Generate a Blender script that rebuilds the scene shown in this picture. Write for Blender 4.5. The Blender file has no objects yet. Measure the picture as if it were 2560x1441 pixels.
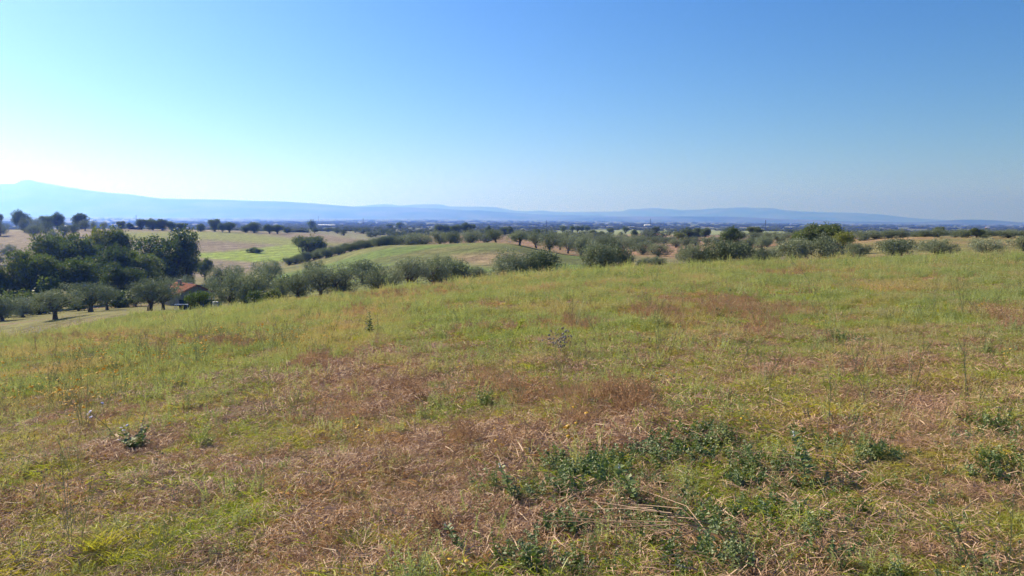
import bpy, math, random
import numpy as np
from mathutils import Vector, Matrix
random.seed(7); RNG = np.random.default_rng(7)
C = bpy.context.scene.collection
sc = bpy.context.scene
R = math.radians
F = 1930.0; W2, H2 = 1280.0, 720.5

# ------------------------------------------------------------------ camera
PITCH = -math.atan((H2 - 545.0) / F); ROLL = math.atan(26.0 / 2560)
fw = Vector((0, math.cos(PITCH), math.sin(PITCH))); rt = Vector((1, 0, 0)); up = rt.cross(fw)
CR, SR = math.cos(ROLL), math.sin(ROLL)
rt2 = rt * CR + up * SR
up2 = -rt * SR + up * CR
M = Matrix((rt2, up2, -fw)).transposed().to_4x4()
cam = bpy.data.cameras.new('camera'); cob = bpy.data.objects.new('camera', cam); C.objects.link(cob)
cob.matrix_world = M
cam.sensor_width = 36; cam.lens = 36 * F / 2560; cam.clip_start = 0.05; cam.clip_end = 120000
sc.camera = cob
Rv, Uv, Fv = np.array(rt2), np.array(up2), np.array(fw)

def project(P):
    d = P @ Fv
    return W2 + F * (P @ Rv) / d, H2 - F * (P @ Uv) / d

def eye_row(px): return 532 + 26.0 / 2560 * px

def z_for(px, Y, py):
    """height of the point at depth Y that the eye meets along a sight line"""
    s = (px - W2) / F
    k = (py - H2) / F
    X = s * Y
    return -(X * (Uv[0] + k * Fv[0]) + Y * (Uv[1] + k * Fv[1])) / (Uv[2] + k * Fv[2])

# ------------------------------------------------------------------ terrain
def plane(X, Y):
    return (-1.6 + .085 * X - .045 * (np.sqrt(X * X + 4) - 2) - .04 * Y
            - .0005 * np.maximum(Y - 18, 0)**2 * np.clip((14 - X) / 22, 0, 1) * np.clip(60 / np.maximum(Y, 60), 0, 1))

FAR = {
 -700: [(85, None), (110, 812), (135, 800), (160, 770), (200, 735), (280, 660), (360, 605), (450, 576), (520, 573), (700, 576), (1500, 567), (3000, 556), (6000, 545), (13000, 536)],
 0:    [(62, None), (75, 818), (92, 810), (110, 795), (135, 780), (160, 765), (200, 735), (280, 660), (360, 606), (450, 578), (520, 575), (700, 578), (1500, 570), (3000, 560), (6000, 550), (13000, 541)],
 300:  [(55, None), (70, 784), (90, 779), (110, 774), (125, 766), (140, 758), (165, 748), (200, 722), (280, 650), (360, 605), (470, 575), (560, 573), (750, 577), (1500, 570), (3000, 561), (6000, 552), (13000, 543)],
 500:  [(56, None), (72, 775), (90, 777), (110, 772), (130, 755), (160, 735), (200, 712), (260, 682), (300, 660), (350, 632), (450, 590), (560, 576), (700, 579), (1500, 570), (3000, 561), (6000, 553), (13000, 545)],
 750:  [(56, None), (68, 746), (88, 751), (110, 745), (140, 715), (170, 692), (200, 672), (230, 655), (262, 663), (310, 652), (380, 622), (450, 600), (560, 583), (700, 579), (1000, 575), (1500, 570), (3000, 562), (6000, 554), (13000, 547)],
 1000: [(50, None), (60, 722), (85, 735), (110, 722), (140, 680), (170, 640), (200, 614), (215, 612), (250, 628), (320, 622), (400, 605), (550, 591), (700, 583), (1000, 575), (2000, 567), (4000, 559), (13000, 548)],
 1250: [(50, None), (62, 702), (85, 712), (110, 703), (140, 660), (165, 620), (185, 608), (200, 609), (230, 620), (300, 614), (400, 600), (550, 590), (700, 583), (1000, 577), (2000, 569), (4000, 560), (13000, 550)],
 1450: [(50, None), (65, 688), (85, 699), (110, 690), (140, 668), (165, 648), (185, 639), (205, 634), (240, 624), (300, 612), (400, 600), (550, 590), (700, 583), (1000, 577), (2000, 569), (4000, 561), (13000, 552)],
 1700: [(48, None), (65, 667), (85, 671), (110, 665), (140, 648), (165, 638), (200, 628), (250, 617), (300, 608), (400, 598), (550, 590), (700, 584), (1000, 579), (2000, 572), (4000, 563), (13000, 554)],
 2050: [(46, None), (60, 652), (80, 652), (110, 640), (140, 625), (170, 612), (220, 601), (300, 592), (400, 589), (550, 586), (1000, 580), (2000, 574), (4000, 566), (13000, 558)],
 2300: [(46, None), (60, 645), (80, 642), (110, 629), (140, 606), (170, 595), (200, 592), (260, 594), (400, 592), (1000, 584), (2000, 577), (4000, 568), (13000, 560)],
 2560: [(46, None), (60, 643), (80, 640), (110, 629), (140, 608), (170, 597), (200, 592), (260, 594), (400, 592), (1000, 585), (2000, 578), (4000, 570), (13000, 562)],
 3300: [(46, None), (60, 648), (80, 645), (110, 632), (140, 612), (170, 602), (200, 598), (260, 600), (400, 598), (1000, 591), (2000, 584), (4000, 577), (13000, 569)],
}
def pchip(x, y, q):
    h = np.diff(x); d = np.diff(y) / h; m = np.zeros_like(y)
    for i in range(1, len(x) - 1):
        if d[i - 1] * d[i] > 0:
            w1 = 2 * h[i] + h[i - 1]; w2 = h[i] + 2 * h[i - 1]
            m[i] = (w1 + w2) / (w1 / d[i - 1] + w2 / d[i])
    m[0] = d[0]; m[-1] = d[-1]
    i = np.clip(np.searchsorted(x, q) - 1, 0, len(x) - 2)
    t = (q - x[i]) / h[i]
    return (y[i] * (2 * t**3 - 3 * t**2 + 1) + h[i] * m[i] * (t**3 - 2 * t**2 + t)
            + y[i + 1] * (-2 * t**3 + 3 * t**2) + h[i] * m[i + 1] * (t**3 - t**2))
LOGY = np.linspace(math.log(1.5), math.log(13000), 520)
COLP = np.array(sorted(FAR), float)
TAB = []
for px in COLP:
    s = (px - W2) / F; rows = FAR[int(px)]
    Y1 = rows[0][0]
    near = [1.2, 2, 3, 5, 8, 12, 18, 25, 35] + [y for y in (42, 50, 56) if y < Y1 - 3] + [Y1]
    ys = near + [r[0] for r in rows[1:]]
    zs = [float(plane(s * y, y)) for y in near] + [z_for(px, r[0], r[1]) for r in rows[1:]]
    q = pchip(np.log(np.array(ys, float)), np.array(zs, float), LOGY)
    q[LOGY <= math.log(Y1)] = plane(s * np.exp(LOGY[LOGY <= math.log(Y1)]), np.exp(LOGY[LOGY <= math.log(Y1)]))
    TAB.append(q)
TAB = np.array(TAB)
# resample the columns smoothly (pchip across) onto a fine column grid
PXF = np.arange(-700, 3301, 20.0)
TABF = np.zeros((len(PXF), len(LOGY)))
for j in range(len(LOGY)): TABF[:, j] = pchip(COLP, TAB[:, j].copy(), PXF)

_ph = RNG.uniform(0, 6.28, (40,)); _dr = RNG.uniform(0, 6.28, (40,))
def waves(X, Y, wl, n, o):
    r = 0
    for i in range(n):
        a = _dr[o + i]; k = 6.283 / (wl * (1 + .35 * i))
        r = r + np.sin((X * math.cos(a) + Y * math.sin(a)) * k + _ph[o + i])
    return r / n

def ground_z(X, Y):
    X = np.asarray(X, float); Y = np.asarray(Y, float)
    Rr = np.hypot(X, Y); th = np.arctan2(X, Y)
    LIM = R(50)
    tc = np.clip(th, -LIM, LIM)
    Yc = np.where(np.abs(th) <= LIM, Y, Rr * math.cos(LIM)); Yc = np.clip(Yc, 1.5, 12999)
    px = np.clip(W2 + F * np.tan(tc), -699, 3299)
    u = (np.log(Yc) - LOGY[0]) / (LOGY[1] - LOGY[0]); j = np.clip(u.astype(int), 0, len(LOGY) - 2); fj = u - j
    v = (px + 700) / 20.0; i = np.clip(v.astype(int), 0, len(PXF) - 2); fi = v - i
    z = ((TABF[i, j] * (1 - fj) + TABF[i, j + 1] * fj) * (1 - fi) + (TABF[i + 1, j] * (1 - fj) + TABF[i + 1, j + 1] * fj) * fi)
    zp = plane(X, Y)
    w = np.clip((Rr - 1.6) / 1.5, 0, 1)
    z = zp * (1 - w) + z * w
    b = np.clip((np.abs(th) - LIM) / (math.pi - LIM), 0, 1); b = b * b * (3 - 2 * b)
    zb = -1.6 - .03 * np.minimum(Rr, 900)
    w2 = b * np.clip((Rr - 2) / 20, 0, 1)
    z = z * (1 - w2) + zb * w2
    nf = np.clip(1 - Rr / 75, 0, 1)
    z = z + nf * (.05 * waves(X, Y, 1.3, 5, 0) + .07 * waves(X, Y, 4, 4, 6)) * np.clip(Rr / 2, 0, 1)
    mid = np.clip((Rr - 90) / 60, 0, 1) * np.clip(1 - Rr / 1500, 0, 1)
    z = z + mid * (.25 * waves(X, Y, 22, 5, 11))
    return z

def gpt(px, Y):
    X = (px - W2) / F * Y
    z = float(ground_z(X, Y))
    for _ in range(3):     # correct the column for pitch and roll
        qx, _q = project(np.array([X, Y, z])); X += (px - float(qx)) / F * Y; z = float(ground_z(X, Y))
    return X, Y, z

def ground_at(px, py):
    """nearest ground point under an image position (near field only)"""
    d = Fv + Rv * ((px - W2) / F) - Uv * ((py - H2) / F)
    t = 2.0
    while t < 400:
        p = d * t
        if p[2] <= float(ground_z(p[0], p[1])): return float(p[0]), float(p[1]), float(ground_z(p[0], p[1]))
        t *= 1.004
    return float(p[0]), float(p[1]), float(p[2])

# ------------------------------------------------------------------ noise helpers
def vnoise(x, y, seed=0):
    xi = np.floor(x).astype(np.int64); yi = np.floor(y).astype(np.int64); xf = x - xi; yf = y - yi
    def h(a, b):
        n = (a * 374761393 + b * 668265263 + seed * 1442695041) & 0xffffffff
        n = ((n ^ (n >> 13)) * 1274126177) & 0xffffffff
        return ((n ^ (n >> 16)) & 0xffff) / 65535.0
    u = xf * xf * (3 - 2 * xf); v = yf * yf * (3 - 2 * yf)
    return (h(xi, yi) * (1 - u) + h(xi + 1, yi) * u) * (1 - v) + (h(xi, yi + 1) * (1 - u) + h(xi + 1, yi + 1) * u) * v
def fbm(x, y, s, o=4, seed=0):
    r = 0; a = .5; t = 0
    for k in range(o):
        r = r + a * vnoise(x / s * 2**k + 13.7 * k, y / s * 2**k - 7.1 * k, seed + k); t += a; a *= .5
    return r / t
def sstep(a, b, x):
    t = np.clip((x - a) / (b - a), 0, 1); return t * t * (3 - 2 * t)

# ------------------------------------------------------------------ materials
def newmat(name):
    m = bpy.data.materials.new(name); m.use_nodes = True; nt = m.node_tree; nt.nodes.clear()
    return m, nt, nt.nodes, nt.links
def leafmat(name, c1, c2, trans=.35, tcol=None, gloss=.05, rough=.55, hue_pos=None, instancer=False):
    """foliage: reflects and lets light through; colour runs c1..c2 from leaf to leaf and plant to plant"""
    m, nt, N, L = newmat(name)
    out = N.new('ShaderNodeOutputMaterial')
    oi = N.new('ShaderNodeObjectInfo'); geo = N.new('ShaderNodeNewGeometry')
    mix = N.new('ShaderNodeMix'); mix.data_type = 'RGBA'
    mix.inputs[6].default_value = (*c1, 1); mix.inputs[7].default_value = (*c2, 1)
    ad = N.new('ShaderNodeMath'); ad.operation = 'MULTIPLY_ADD'; ad.inputs[1].default_value = .35
    L.new(geo.outputs['Random Per Island'], ad.inputs[0])
    ml = N.new('ShaderNodeMath'); ml.operation = 'MULTIPLY'; ml.inputs[1].default_value = .65
    L.new(oi.outputs['Random'], ml.inputs[0]); L.new(ml.outputs[0], ad.inputs[2]); L.new(ad.outputs[0], mix.inputs[0])
    col = mix.outputs[2]
    if hue_pos:
        c3, scale = hue_pos
        nz = N.new('ShaderNodeTexNoise'); nz.inputs['Scale'].default_value = scale; nz.inputs['Detail'].default_value = 3
        L.new(geo.outputs['Position'], nz.inputs['Vector'])
        mr = N.new('ShaderNodeMapRange'); mr.inputs[1].default_value = .48; mr.inputs[2].default_value = .70
        L.new(nz.outputs['Fac'], mr.inputs[0])
        m3 = N.new('ShaderNodeMix'); m3.data_type = 'RGBA'; m3.inputs[7].default_value = (*c3, 1)
        L.new(mr.outputs[0], m3.inputs[0]); L.new(col, m3.inputs[6]); col = m3.outputs[2]
    df = N.new('ShaderNodeBsdfDiffuse'); L.new(col, df.inputs[0])
    tr = N.new('ShaderNodeBsdfTranslucent')
    if tcol:
        hs = N.new('ShaderNodeMix'); hs.data_type = 'RGBA'; hs.blend_type = 'MULTIPLY'; hs.inputs[0].default_value = 1
        L.new(col, hs.inputs[6]); hs.inputs[7].default_value = (*tcol, 1); L.new(hs.outputs[2], tr.inputs[0])
    else: L.new(col, tr.inputs[0])
    a = N.new('ShaderNodeMixShader'); a.inputs[0].default_value = trans
    L.new(df.outputs[0], a.inputs[1]); L.new(tr.outputs[0], a.inputs[2])
    gl = N.new('ShaderNodeBsdfGlossy'); gl.inputs['Roughness'].default_value = rough
    b = N.new('ShaderNodeMixShader'); b.inputs[0].default_value = gloss
    L.new(a.outputs[0], b.inputs[1]); L.new(gl.outputs[0], b.inputs[2]); L.new(b.outputs[0], out.inputs[0])
    return m
def solid(name, c, rough=.8, c2=None, scale=8, bump=0):
    m, nt, N, L = newmat(name)
    out = N.new('ShaderNodeOutputMaterial'); p = N.new('ShaderNodeBsdfPrincipled'); L.new(p.outputs[0], out.inputs[0])
    p.inputs['Roughness'].default_value = rough; p.inputs['Base Color'].default_value = (*c, 1)
    tc = N.new('ShaderNodeTexCoord'); nz = N.new('ShaderNodeTexNoise'); nz.inputs['Scale'].default_value = scale; nz.inputs['Detail'].default_value = 6
    L.new(tc.outputs['Object'], nz.inputs['Vector'])
    if c2:
        mx = N.new('ShaderNodeMix'); mx.data_type = 'RGBA'; mx.inputs[6].default_value = (*c, 1); mx.inputs[7].default_value = (*c2, 1)
        mr = N.new('ShaderNodeMapRange'); mr.inputs[1].default_value = .35; mr.inputs[2].default_value = .65
        L.new(nz.outputs['Fac'], mr.inputs[0]); L.new(mr.outputs[0], mx.inputs[0]); L.new(mx.outputs[2], p.inputs['Base Color'])
    if bump:
        bp = N.new('ShaderNodeBump'); bp.inputs['Strength'].default_value = bump; bp.inputs['Distance'].default_value = .05
        L.new(nz.outputs['Fac'], bp.inputs['Height']); L.new(bp.outputs[0], p.inputs['Normal'])
    return m
MAT = {
 'olive': leafmat('olive_leaf', (.115, .16, .09), (.34, .385, .265), .18, (1.0, 1.0, .6), .03),
 'olive_far': leafmat('olive_leaf_far', (.10, .14, .08), (.22, .26, .17), .12, (1, 1, .6), .03),
 'oak': leafmat('oak_leaf', (.035, .066, .018), (.13, .17, .045), .38, (1.3, 1.4, .5), .07),
 'oak_y': leafmat('oak_leaf_light', (.08, .115, .028), (.22, .24, .06), .4, (1.3, 1.3, .5), .06),
 'fruit': leafmat('fruit_leaf', (.05, .10, .022), (.13, .18, .04), .38, (1.3, 1.3, .5), .05),
 'bark': solid('bark', (.075, .06, .048), .9, (.15, .125, .10), 9, .8),
 'bark_dark': solid('bark_dark', (.04, .032, .026), .9, (.08, .065, .05), 6, .8),
}
def at_attr(o, label=None, cat=None, group=None, kind=None):
    if label: o['label'] = label
    if cat: o['category'] = cat
    if group: o['group'] = group
    if kind: o['kind'] = kind
    return o

# ------------------------------------------------------------------ mesh helpers
class MB:
    def __init__(s): s.v = []; s.f = []; s.n = 0
    def add(s, v, f):
        v = np.asarray(v, float).reshape(-1, 3); s.v.append(v)
        s.f.extend([tuple(int(i) + s.n for i in q) for q in f]); s.n += len(v)
    def quads(s, A):          # A: (n,4,3)
        n = len(A); s.v.append(A.reshape(-1, 3)); b = s.n
        s.f.extend([(b + 4 * i, b + 4 * i + 1, b + 4 * i + 2, b + 4 * i + 3) for i in range(n)]); s.n += 4 * n
    def tube(s, pts, rad, sides=7, jit=0, cap=True):
        pts = [np.array(p, float) for p in pts]; rings = []
        for i, p in enumerate(pts):
            d = pts[min(i + 1, len(pts) - 1)] - pts[max(i - 1, 0)]; d = d / (np.linalg.norm(d) + 1e-9)
            a = np.cross(d, [0.3, 1, .17]); a /= np.linalg.norm(a) + 1e-9; b = np.cross(d, a)
            ang = np.arange(sides) / sides * 6.2832
            r = rad[i] * (1 + jit * RNG.uniform(-1, 1, sides))
            rings.append(p + np.outer(np.cos(ang) * r, a) + np.outer(np.sin(ang) * r, b))
        f = []
        for i in range(len(pts) - 1):
            for k in range(sides):
                f.append((i * sides + k, i * sides + (k + 1) % sides, (i + 1) * sides + (k + 1) % sides, (i + 1) * sides + k))
        if cap: f.append(tuple(range((len(pts) - 1) * sides, len(pts) * sides)))
        s.add(np.concatenate(rings), f)
    def box(s, x0, x1, y0, y1, z0, z1):
        v = [(x, y, z) for z in (z0, z1) for y in (y0, y1) for x in (x0, x1)]
        s.add(v, [(0, 2, 3, 1), (4, 5, 7, 6), (0, 1, 5, 4), (1, 3, 7, 5), (3, 2, 6, 7), (2, 0, 4, 6)])
    def mesh(s, name, mats, smooth=False):
        me = bpy.data.meshes.new(name)
        me.from_pydata(np.concatenate(s.v).tolist(), [], s.f)
        for m in (mats if isinstance(mats, (list, tuple)) else [mats]): me.materials.append(m)
        if smooth: me.polygons.foreach_set('use_smooth', [True] * len(me.polygons))
        me.update(); return me
def obj(name, me, parent=None, coll=None):
    o = bpy.data.objects.new(name, me); (coll or C).objects.link(o)
    if parent: o.parent = parent
    return o

def leaf_quads(P, size, aspect, N=None, updir=0.0):
    """one small leaf-shaped quad at each point, random orientation"""
    n = len(P); d = RNG.normal(size=(n, 3)); d[:, 2] += updir; d /= np.linalg.norm(d, axis=1, keepdims=True)
    e = RNG.normal(size=(n, 3))
    if N is not None: e = e * .8 + np.cross(d, N)
    e -= d * np.sum(d * e, 1, keepdims=True); e /= np.linalg.norm(e, axis=1, keepdims=True) + 1e-9
    L = (size * RNG.uniform(.6, 1.3, n))[:, None]; Wd = L * aspect * .5
    return np.stack([P, P + d * L * .5 + e * Wd, P + d * L, P + d * L * .5 - e * Wd], 1)

# ------------------------------------------------------------------ tree meshes
def limb(mb, p0, p1, r0, r1, bend=.15, seg=5, sides=7):
    p0 = np.array(p0, float); p1 = np.array(p1, float); L = np.linalg.norm(p1 - p0); off = RNG.normal(size=3) * bend * L
    pts = [p0 + (p1 - p0) * t + off * math.sin(t * math.pi) + RNG.normal(size=3) * .02 * L for t in np.linspace(0, 1, seg)]
    mb.tube(pts, [r0 + (r1 - r0) * t for t in np.linspace(0, 1, seg)], sides, .12)
    return pts
def tree_mesh(kind, seed, leaves=3500, Wt=6.0, Ht=4.5, trunk_h=1.2, lump=15, leafsize=.2, aspect=.45, skirt=0.0, zb=None, mat='olive', bark='bark', dead=False):
    global RNG
    RNG = np.random.default_rng(seed)
    tb = MB(); lb = MB()
    base_r = .040 * Wt if kind == 'olive' else .04 * Wt
    lean = RNG.normal(size=2) * .12
    fork = np.array([lean[0] * trunk_h, lean[1] * trunk_h, trunk_h])
    tb.tube([(0, 0, -.25), (0, 0, 0), fork * [.6, .3, .45], fork * [.8, 1, .8], fork], [base_r * 1.7, base_r * 1.35, base_r, base_r * .92, base_r * .95], 9, .16)
    zb = trunk_h * (.55 - .5 * skirt) if zb is None else zb
    cz = zb + (Ht - zb) * .48; rz = (Ht - zb) * .52; rx = Wt / 2
    cen = []
    for i in range(lump):
        for _ in range(30):
            q = RNG.uniform(-1, 1, 3)
            r = np.linalg.norm(q)
            if .45 < r < 1 and q[2] > -.8 + skirt * -.2: break
        rs = RNG.uniform(.24, .48)
        c = np.array([q[0] * rx * (1 - rs * .75), q[1] * rx * (1 - rs * .75), cz + q[2] * rz * (1 - rs * .6)])
        if i < 3: c[2] = max(c[2], cz + .2 * rz)
        cen.append((c, rs * rx))
    cen.append((np.array([0, 0, cz]), rx * .5))
    nl = 0
    tot = sum(r**2 for _, r in cen)
    for c, r in cen:
        if kind != 'far':
            if RNG.uniform() < .75: limb(tb, fork * [1, 1, RNG.uniform(.7, 1)], c + [0, 0, -.1 * r], base_r * RNG.uniform(.3, .55), .02 * Wt * .3, .13)
        n = int(leaves * r**2 / tot)
        # sprigs: leaves gathered round twig ends so the outline is ragged
        ns = max(6, n // 14)
        q = RNG.normal(size=(ns, 3)); q /= np.linalg.norm(q, axis=1, keepdims=True)
        rr = r * RNG.uniform(.35, 1.0, ns)**.5 * RNG.uniform(.8, 1.18, ns)
        S = c + q * rr[:, None] * [1, 1, .8]
        S[:, 2] = np.maximum(S[:, 2], zb * .8 + RNG.uniform(0, .35, ns))
        idx = RNG.integers(0, ns, n)
        P = S[idx] + RNG.normal(size=(n, 3)) * leafsize * .85
        lb.quads(leaf_quads(P, leafsize, aspect, None, .15))
    if dead:   # long bare branches reaching out of the crown on one side
        for a, l in ((3.0, .95), (3.35, .8), (2.7, .75)):
            e = np.array([math.cos(a) * rx * (1.0 + .25 * l), math.sin(a) * rx * .6, cz + rz * RNG.uniform(-.1, .7)])
            pts = limb(tb, fork, e, base_r * .35, .03, .1, 7)
            for k in range(3): limb(tb, pts[4], pts[-1] + RNG.normal(size=3) * .12 * Wt, .05, .015, .1, 4, 5)
    # hollow out the flat bottom a little: nothing needed, limbs show through
    A = np.concatenate(lb.v); x0, x1 = np.percentile(A[:, 0], [1.5, 98.5]); y0, y1 = np.percentile(A[:, 1], [1.5, 98.5])
    return tb.mesh('trunk', MAT[bark]), lb.mesh('crown', MAT[mat]), (.5 * ((x1 - x0) + (y1 - y0)), float(np.percentile(A[:, 2], 99)))

VAR = {}
VAR['olive'] = [tree_mesh('olive', 100 + i, 6500, 6, 4.4, .8, 17, .2, .42, skirt=.6) for i in range(8)]
VAR['olive_tall'] = [tree_mesh('olive', 110 + i, 6500, 6, 4.4, 1.2, 18, .2, .42, zb=.72) for i in range(4)]
VAR['olive_low'] = [tree_mesh('olive', 120 + i, 9000, 6, 3.6, .35, 16, .2, .4, skirt=1) for i in range(3)]
VAR['olive_far'] = [tree_mesh('olive', 140 + i, 1000, 6, 4.4, .6, 10, .42, .55, skirt=.6, mat='olive_far') for i in range(4)]
VAR['oak'] = [tree_mesh('oak', 160 + i, 21000, 11, 10, 1.7, 22, .26, .7, mat='oak', bark='bark_dark', skirt=.8) for i in range(4)]
VAR['oak_light'] = [tree_mesh('oak', 170, 6500, 11, 9, 2.4, 16, .34, .7, mat='oak_y', bark='bark_dark', dead=True)]
VAR['oak_far'] = [tree_mesh('oak', 180 + i, 1700, 9, 8, .9, 14, .6, .7, mat='oak', bark='bark_dark', skirt=.3) for i in range(4)]
VAR['fruit'] = [tree_mesh('oak', 190 + i, 1500, 2.6, 2.6, .8, 10, .16, .55, mat='fruit') for i in range(2)]
VAR['shrub'] = [tree_mesh('oak', 195 + i, 2200, 3, 2.2, .15, 12, .2, .6, mat='oak', skirt=1) for i in range(2)]
SIZE = {'olive_tall': (6, 4.4), 'olive': (6, 4.4), 'olive_low': (6, 3.6), 'olive_far': (6, 4.4), 'oak': (11, 10), 'oak_light': (11, 9), 'oak_far': (9, 8), 'fruit': (2.6, 2.6), 'shrub': (3, 2.2)}
NAME = {'olive_tall': 'olive_tree', 'olive': 'olive_tree', 'olive_low': 'olive_tree', 'olive_far': 'olive_tree', 'oak': 'oak_tree', 'oak_light': 'oak_tree', 'oak_far': 'oak_tree', 'fruit': 'fruit_tree', 'shrub': 'shrub'}
RNG = np.random.default_rng(11)
NT = [0]
RATIO = {'olive_tall': .68, 'olive': .64, 'olive_low': .36, 'olive_far': .6, 'oak': .80, 'oak_light': .7, 'oak_far': .7, 'fruit': .8, 'shrub': .4}
def base_row(px, Y): return float(project(np.array(gpt(px, Y)))[1])
def tree(kind, px, Y, top, wpx, label, group=None, var=None, rot=None):
    need = RATIO[kind] * wpx
    if base_row(px, Y) - top < need:      # stand it where it has room for a natural height
        c = [Y * f for f in (.97, 1.03, .94, 1.06, .91, 1.09, .88, 1.13, .85, 1.17, .82, 1.22, .78, 1.27, .74, 1.33, .7)]
        ok = [q for q in c if base_row(px, q) - top >= need and not (Y < 130 and q < 62)]
        if ok: Y = ok[0]
        else:
            best = max([q for q in c if not (Y < 130 and q < 62)] + [Y], key=lambda q: base_row(px, q)); Y = best
            wpx = min(wpx, max((base_row(px, Y) - top) / RATIO[kind], wpx * .72))
    x, y, z = gpt(px, Y)
    wm = wpx / F * Y; gx, gy = project(np.array([x, y, z])); hm = max((float(gy) - top) / F * Y, .4)
    v = VAR[kind]; i = NT[0] % len(v) if var is None else var; NT[0] += 1
    e = bpy.data.objects.new(NAME[kind], None); C.objects.link(e); e.location = (x, y, z - .03)
    e.rotation_euler = (0, 0, rot if rot is not None else random.uniform(0, 6.28))
    e.scale = (wm / v[i][2][0], wm / v[i][2][0], hm / v[i][2][1]); e.empty_display_size = .2
    at_attr(e, label, 'shrub' if kind == 'shrub' else 'tree', group)
    obj('trunk', v[i][0], e); obj('crown', v[i][1], e)
    return e
HAZE_D = 1.65e-4; EXPO = 0.8; SKY = (.071, .40, 6.0, 1.22); DO_TREES = True; DO_FIELD = True
# ------------------------------------------------------------------ ground sheet
def poly_mask(px, py, poly, soft=4):
    """1 inside a polygon of (px,py); soft edge"""
    poly = np.array(poly, float); n = len(poly); ins = np.zeros(px.shape, bool); dist = np.full(px.shape, 1e9)
    for i in range(n):
        a, b = poly[i], poly[(i + 1) % n]
        c = ((a[1] > py) != (b[1] > py)) & (px < (b[0] - a[0]) * (py - a[1]) / (b[1] - a[1] + 1e-9) + a[0]); ins ^= c
        ab = b - a; t = np.clip(((px - a[0]) * ab[0] + (py - a[1]) * ab[1]) / (ab @ ab), 0, 1)
        dist = np.minimum(dist, np.hypot(px - a[0] - t * ab[0], py - a[1] - t * ab[1]))
    return np.clip(.5 + np.where(ins, dist, -dist) / (2 * soft), 0, 1)

th = np.concatenate([np.arange(-180, -44, 2.0), np.arange(-44, 44, .14), np.arange(44, 180, 2.0)])
th = np.radians(th); NTH = len(th)
rad = [.35]
while rad[-1] < 14500:
    r = rad[-1]; rad.append(r * (1.045 if r < 3 else 1.03 if r < 60 else 1.018 if r < 700 else 1.03))
rad = np.array(rad); NR = len(rad)
TH, RR = np.meshgrid(th, rad); GX = RR * np.sin(TH); GY = RR * np.cos(TH)
GZ = ground_z(GX, GY)
verts = np.stack([GX, GY, GZ], -1).reshape(-1, 3)
verts = np.vstack([verts, [[0, 0, float(ground_z(0., 0.))]]])
ii, jj = np.meshgrid(np.arange(NR - 1), np.arange(NTH), indexing='ij'); j2 = (jj + 1) % NTH
faces = np.stack([ii * NTH + jj, ii * NTH + j2, (ii + 1) * NTH + j2, (ii + 1) * NTH + jj], -1).reshape(-1, 4)[:, ::-1]
me = bpy.data.meshes.new('ground')
nv = len(verts); nq = len(faces)
cen_f = [(nv - 1, (j + 1) % NTH, j) for j in range(NTH)]
me.vertices.add(nv); me.vertices.foreach_set('co', verts.ravel())
loops = np.concatenate([faces.ravel(), np.array(cen_f)[:, ::-1].ravel()])
me.loops.add(len(loops)); me.loops.foreach_set('vertex_index', loops.astype(np.int32))
me.polygons.add(nq + NTH)
me.polygons.foreach_set('loop_start', np.concatenate([np.arange(nq) * 4, nq * 4 + np.arange(NTH) * 3]).astype(np.int32))
me.polygons.foreach_set('use_smooth', np.ones(nq + NTH, bool))
me.update(calc_edges=True); me.validate()

X, Y = verts[:, 0], verts[:, 1]; Ys = np.maximum(Y, .5)
front = Y > 1
px = np.full(nv, 1280.); py = np.full(nv, 1441.)
px[front], py[front] = project(verts[front])
jx = (fbm(X, Y, 25, 3, 1) - .5); jit = jx * 10
px_, py_ = px + jit, py + jit * .25
def lay(col, c, m): return col * (1 - m[:, None]) + np.array(c) * m[:, None]
n1 = fbm(X, Y, 60, 5, 3); n2 = fbm(X, Y, 9, 4, 5); n3 = fbm(X / 3, Y, 14, 4, 8)
col = np.tile(np.array([.19, .125, .085]), (nv, 1))
col = lay(col, (.13, .088, .06), sstep(.45, .65, fbm(X, Y, 1.2, 4, 2)) * .8)
# strip beyond the field on the left: dry yellow grass, colour darkened for the wood's shade, with brown wear
strip = sstep(60, 72, Y) * (1 - sstep(170, 200, Y)) * (px < 760)
col = lay(col, (.15, .145, .045), strip)
col = lay(col, (.17, .105, .065), strip * sstep(.48, .6, fbm(X / 5, Y, 6, 4, 21)) * .85)
# valley floor general: dull green-brown
val = sstep(95, 120, Y) * (1 - strip)
col = lay(col, (.155, .145, .07), val)
# rounded hill in the middle
hill = sstep(108, 116, Y) * (1 - sstep(208, 218, Y)) * sstep(600, 680, px) * (1 - sstep(1470, 1520, px))
col = lay(col, (.115, .17, .042), hill)
col = lay(col, (.11, .12, .045), hill * sstep(.45, .62, n3) * .8)
col = lay(col, (.19, .17, .07), hill * sstep(.5, .66, fbm(X / 2.5, Y, 20, 4, 31)) * .55)
br = poly_mask(px_, py_, [(1130, 640), (1250, 632), (1330, 640), (1290, 668), (1180, 664)], 8) * hill
col = lay(col, (.30, .215, .14), br * .8)
# red-brown soil of the groves behind and right of the hill
soil = sstep(178, 190, Y) * (1 - sstep(520, 600, Y)) * sstep(1020, 1060, px) * (1 - sstep(1990, 2050, px))
hsoil = soil * (1 - hill * (px < 1240))
col = lay(col, (.24, .145, .09), soil * np.where(px < 1240, (Y > 206), 1) * .95)
col = lay(col, (.24, .19, .10), hsoil * sstep(.5, .62, n2) * .7)
rs_ = poly_mask(px_, py_, [(1480, 600), (1700, 606), (1700, 646), (1600, 640), (1460, 625)], 5) * (Y > 120) * (Y < 400)
col = lay(col, (.30, .18, .12), rs_ * .8)
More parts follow.
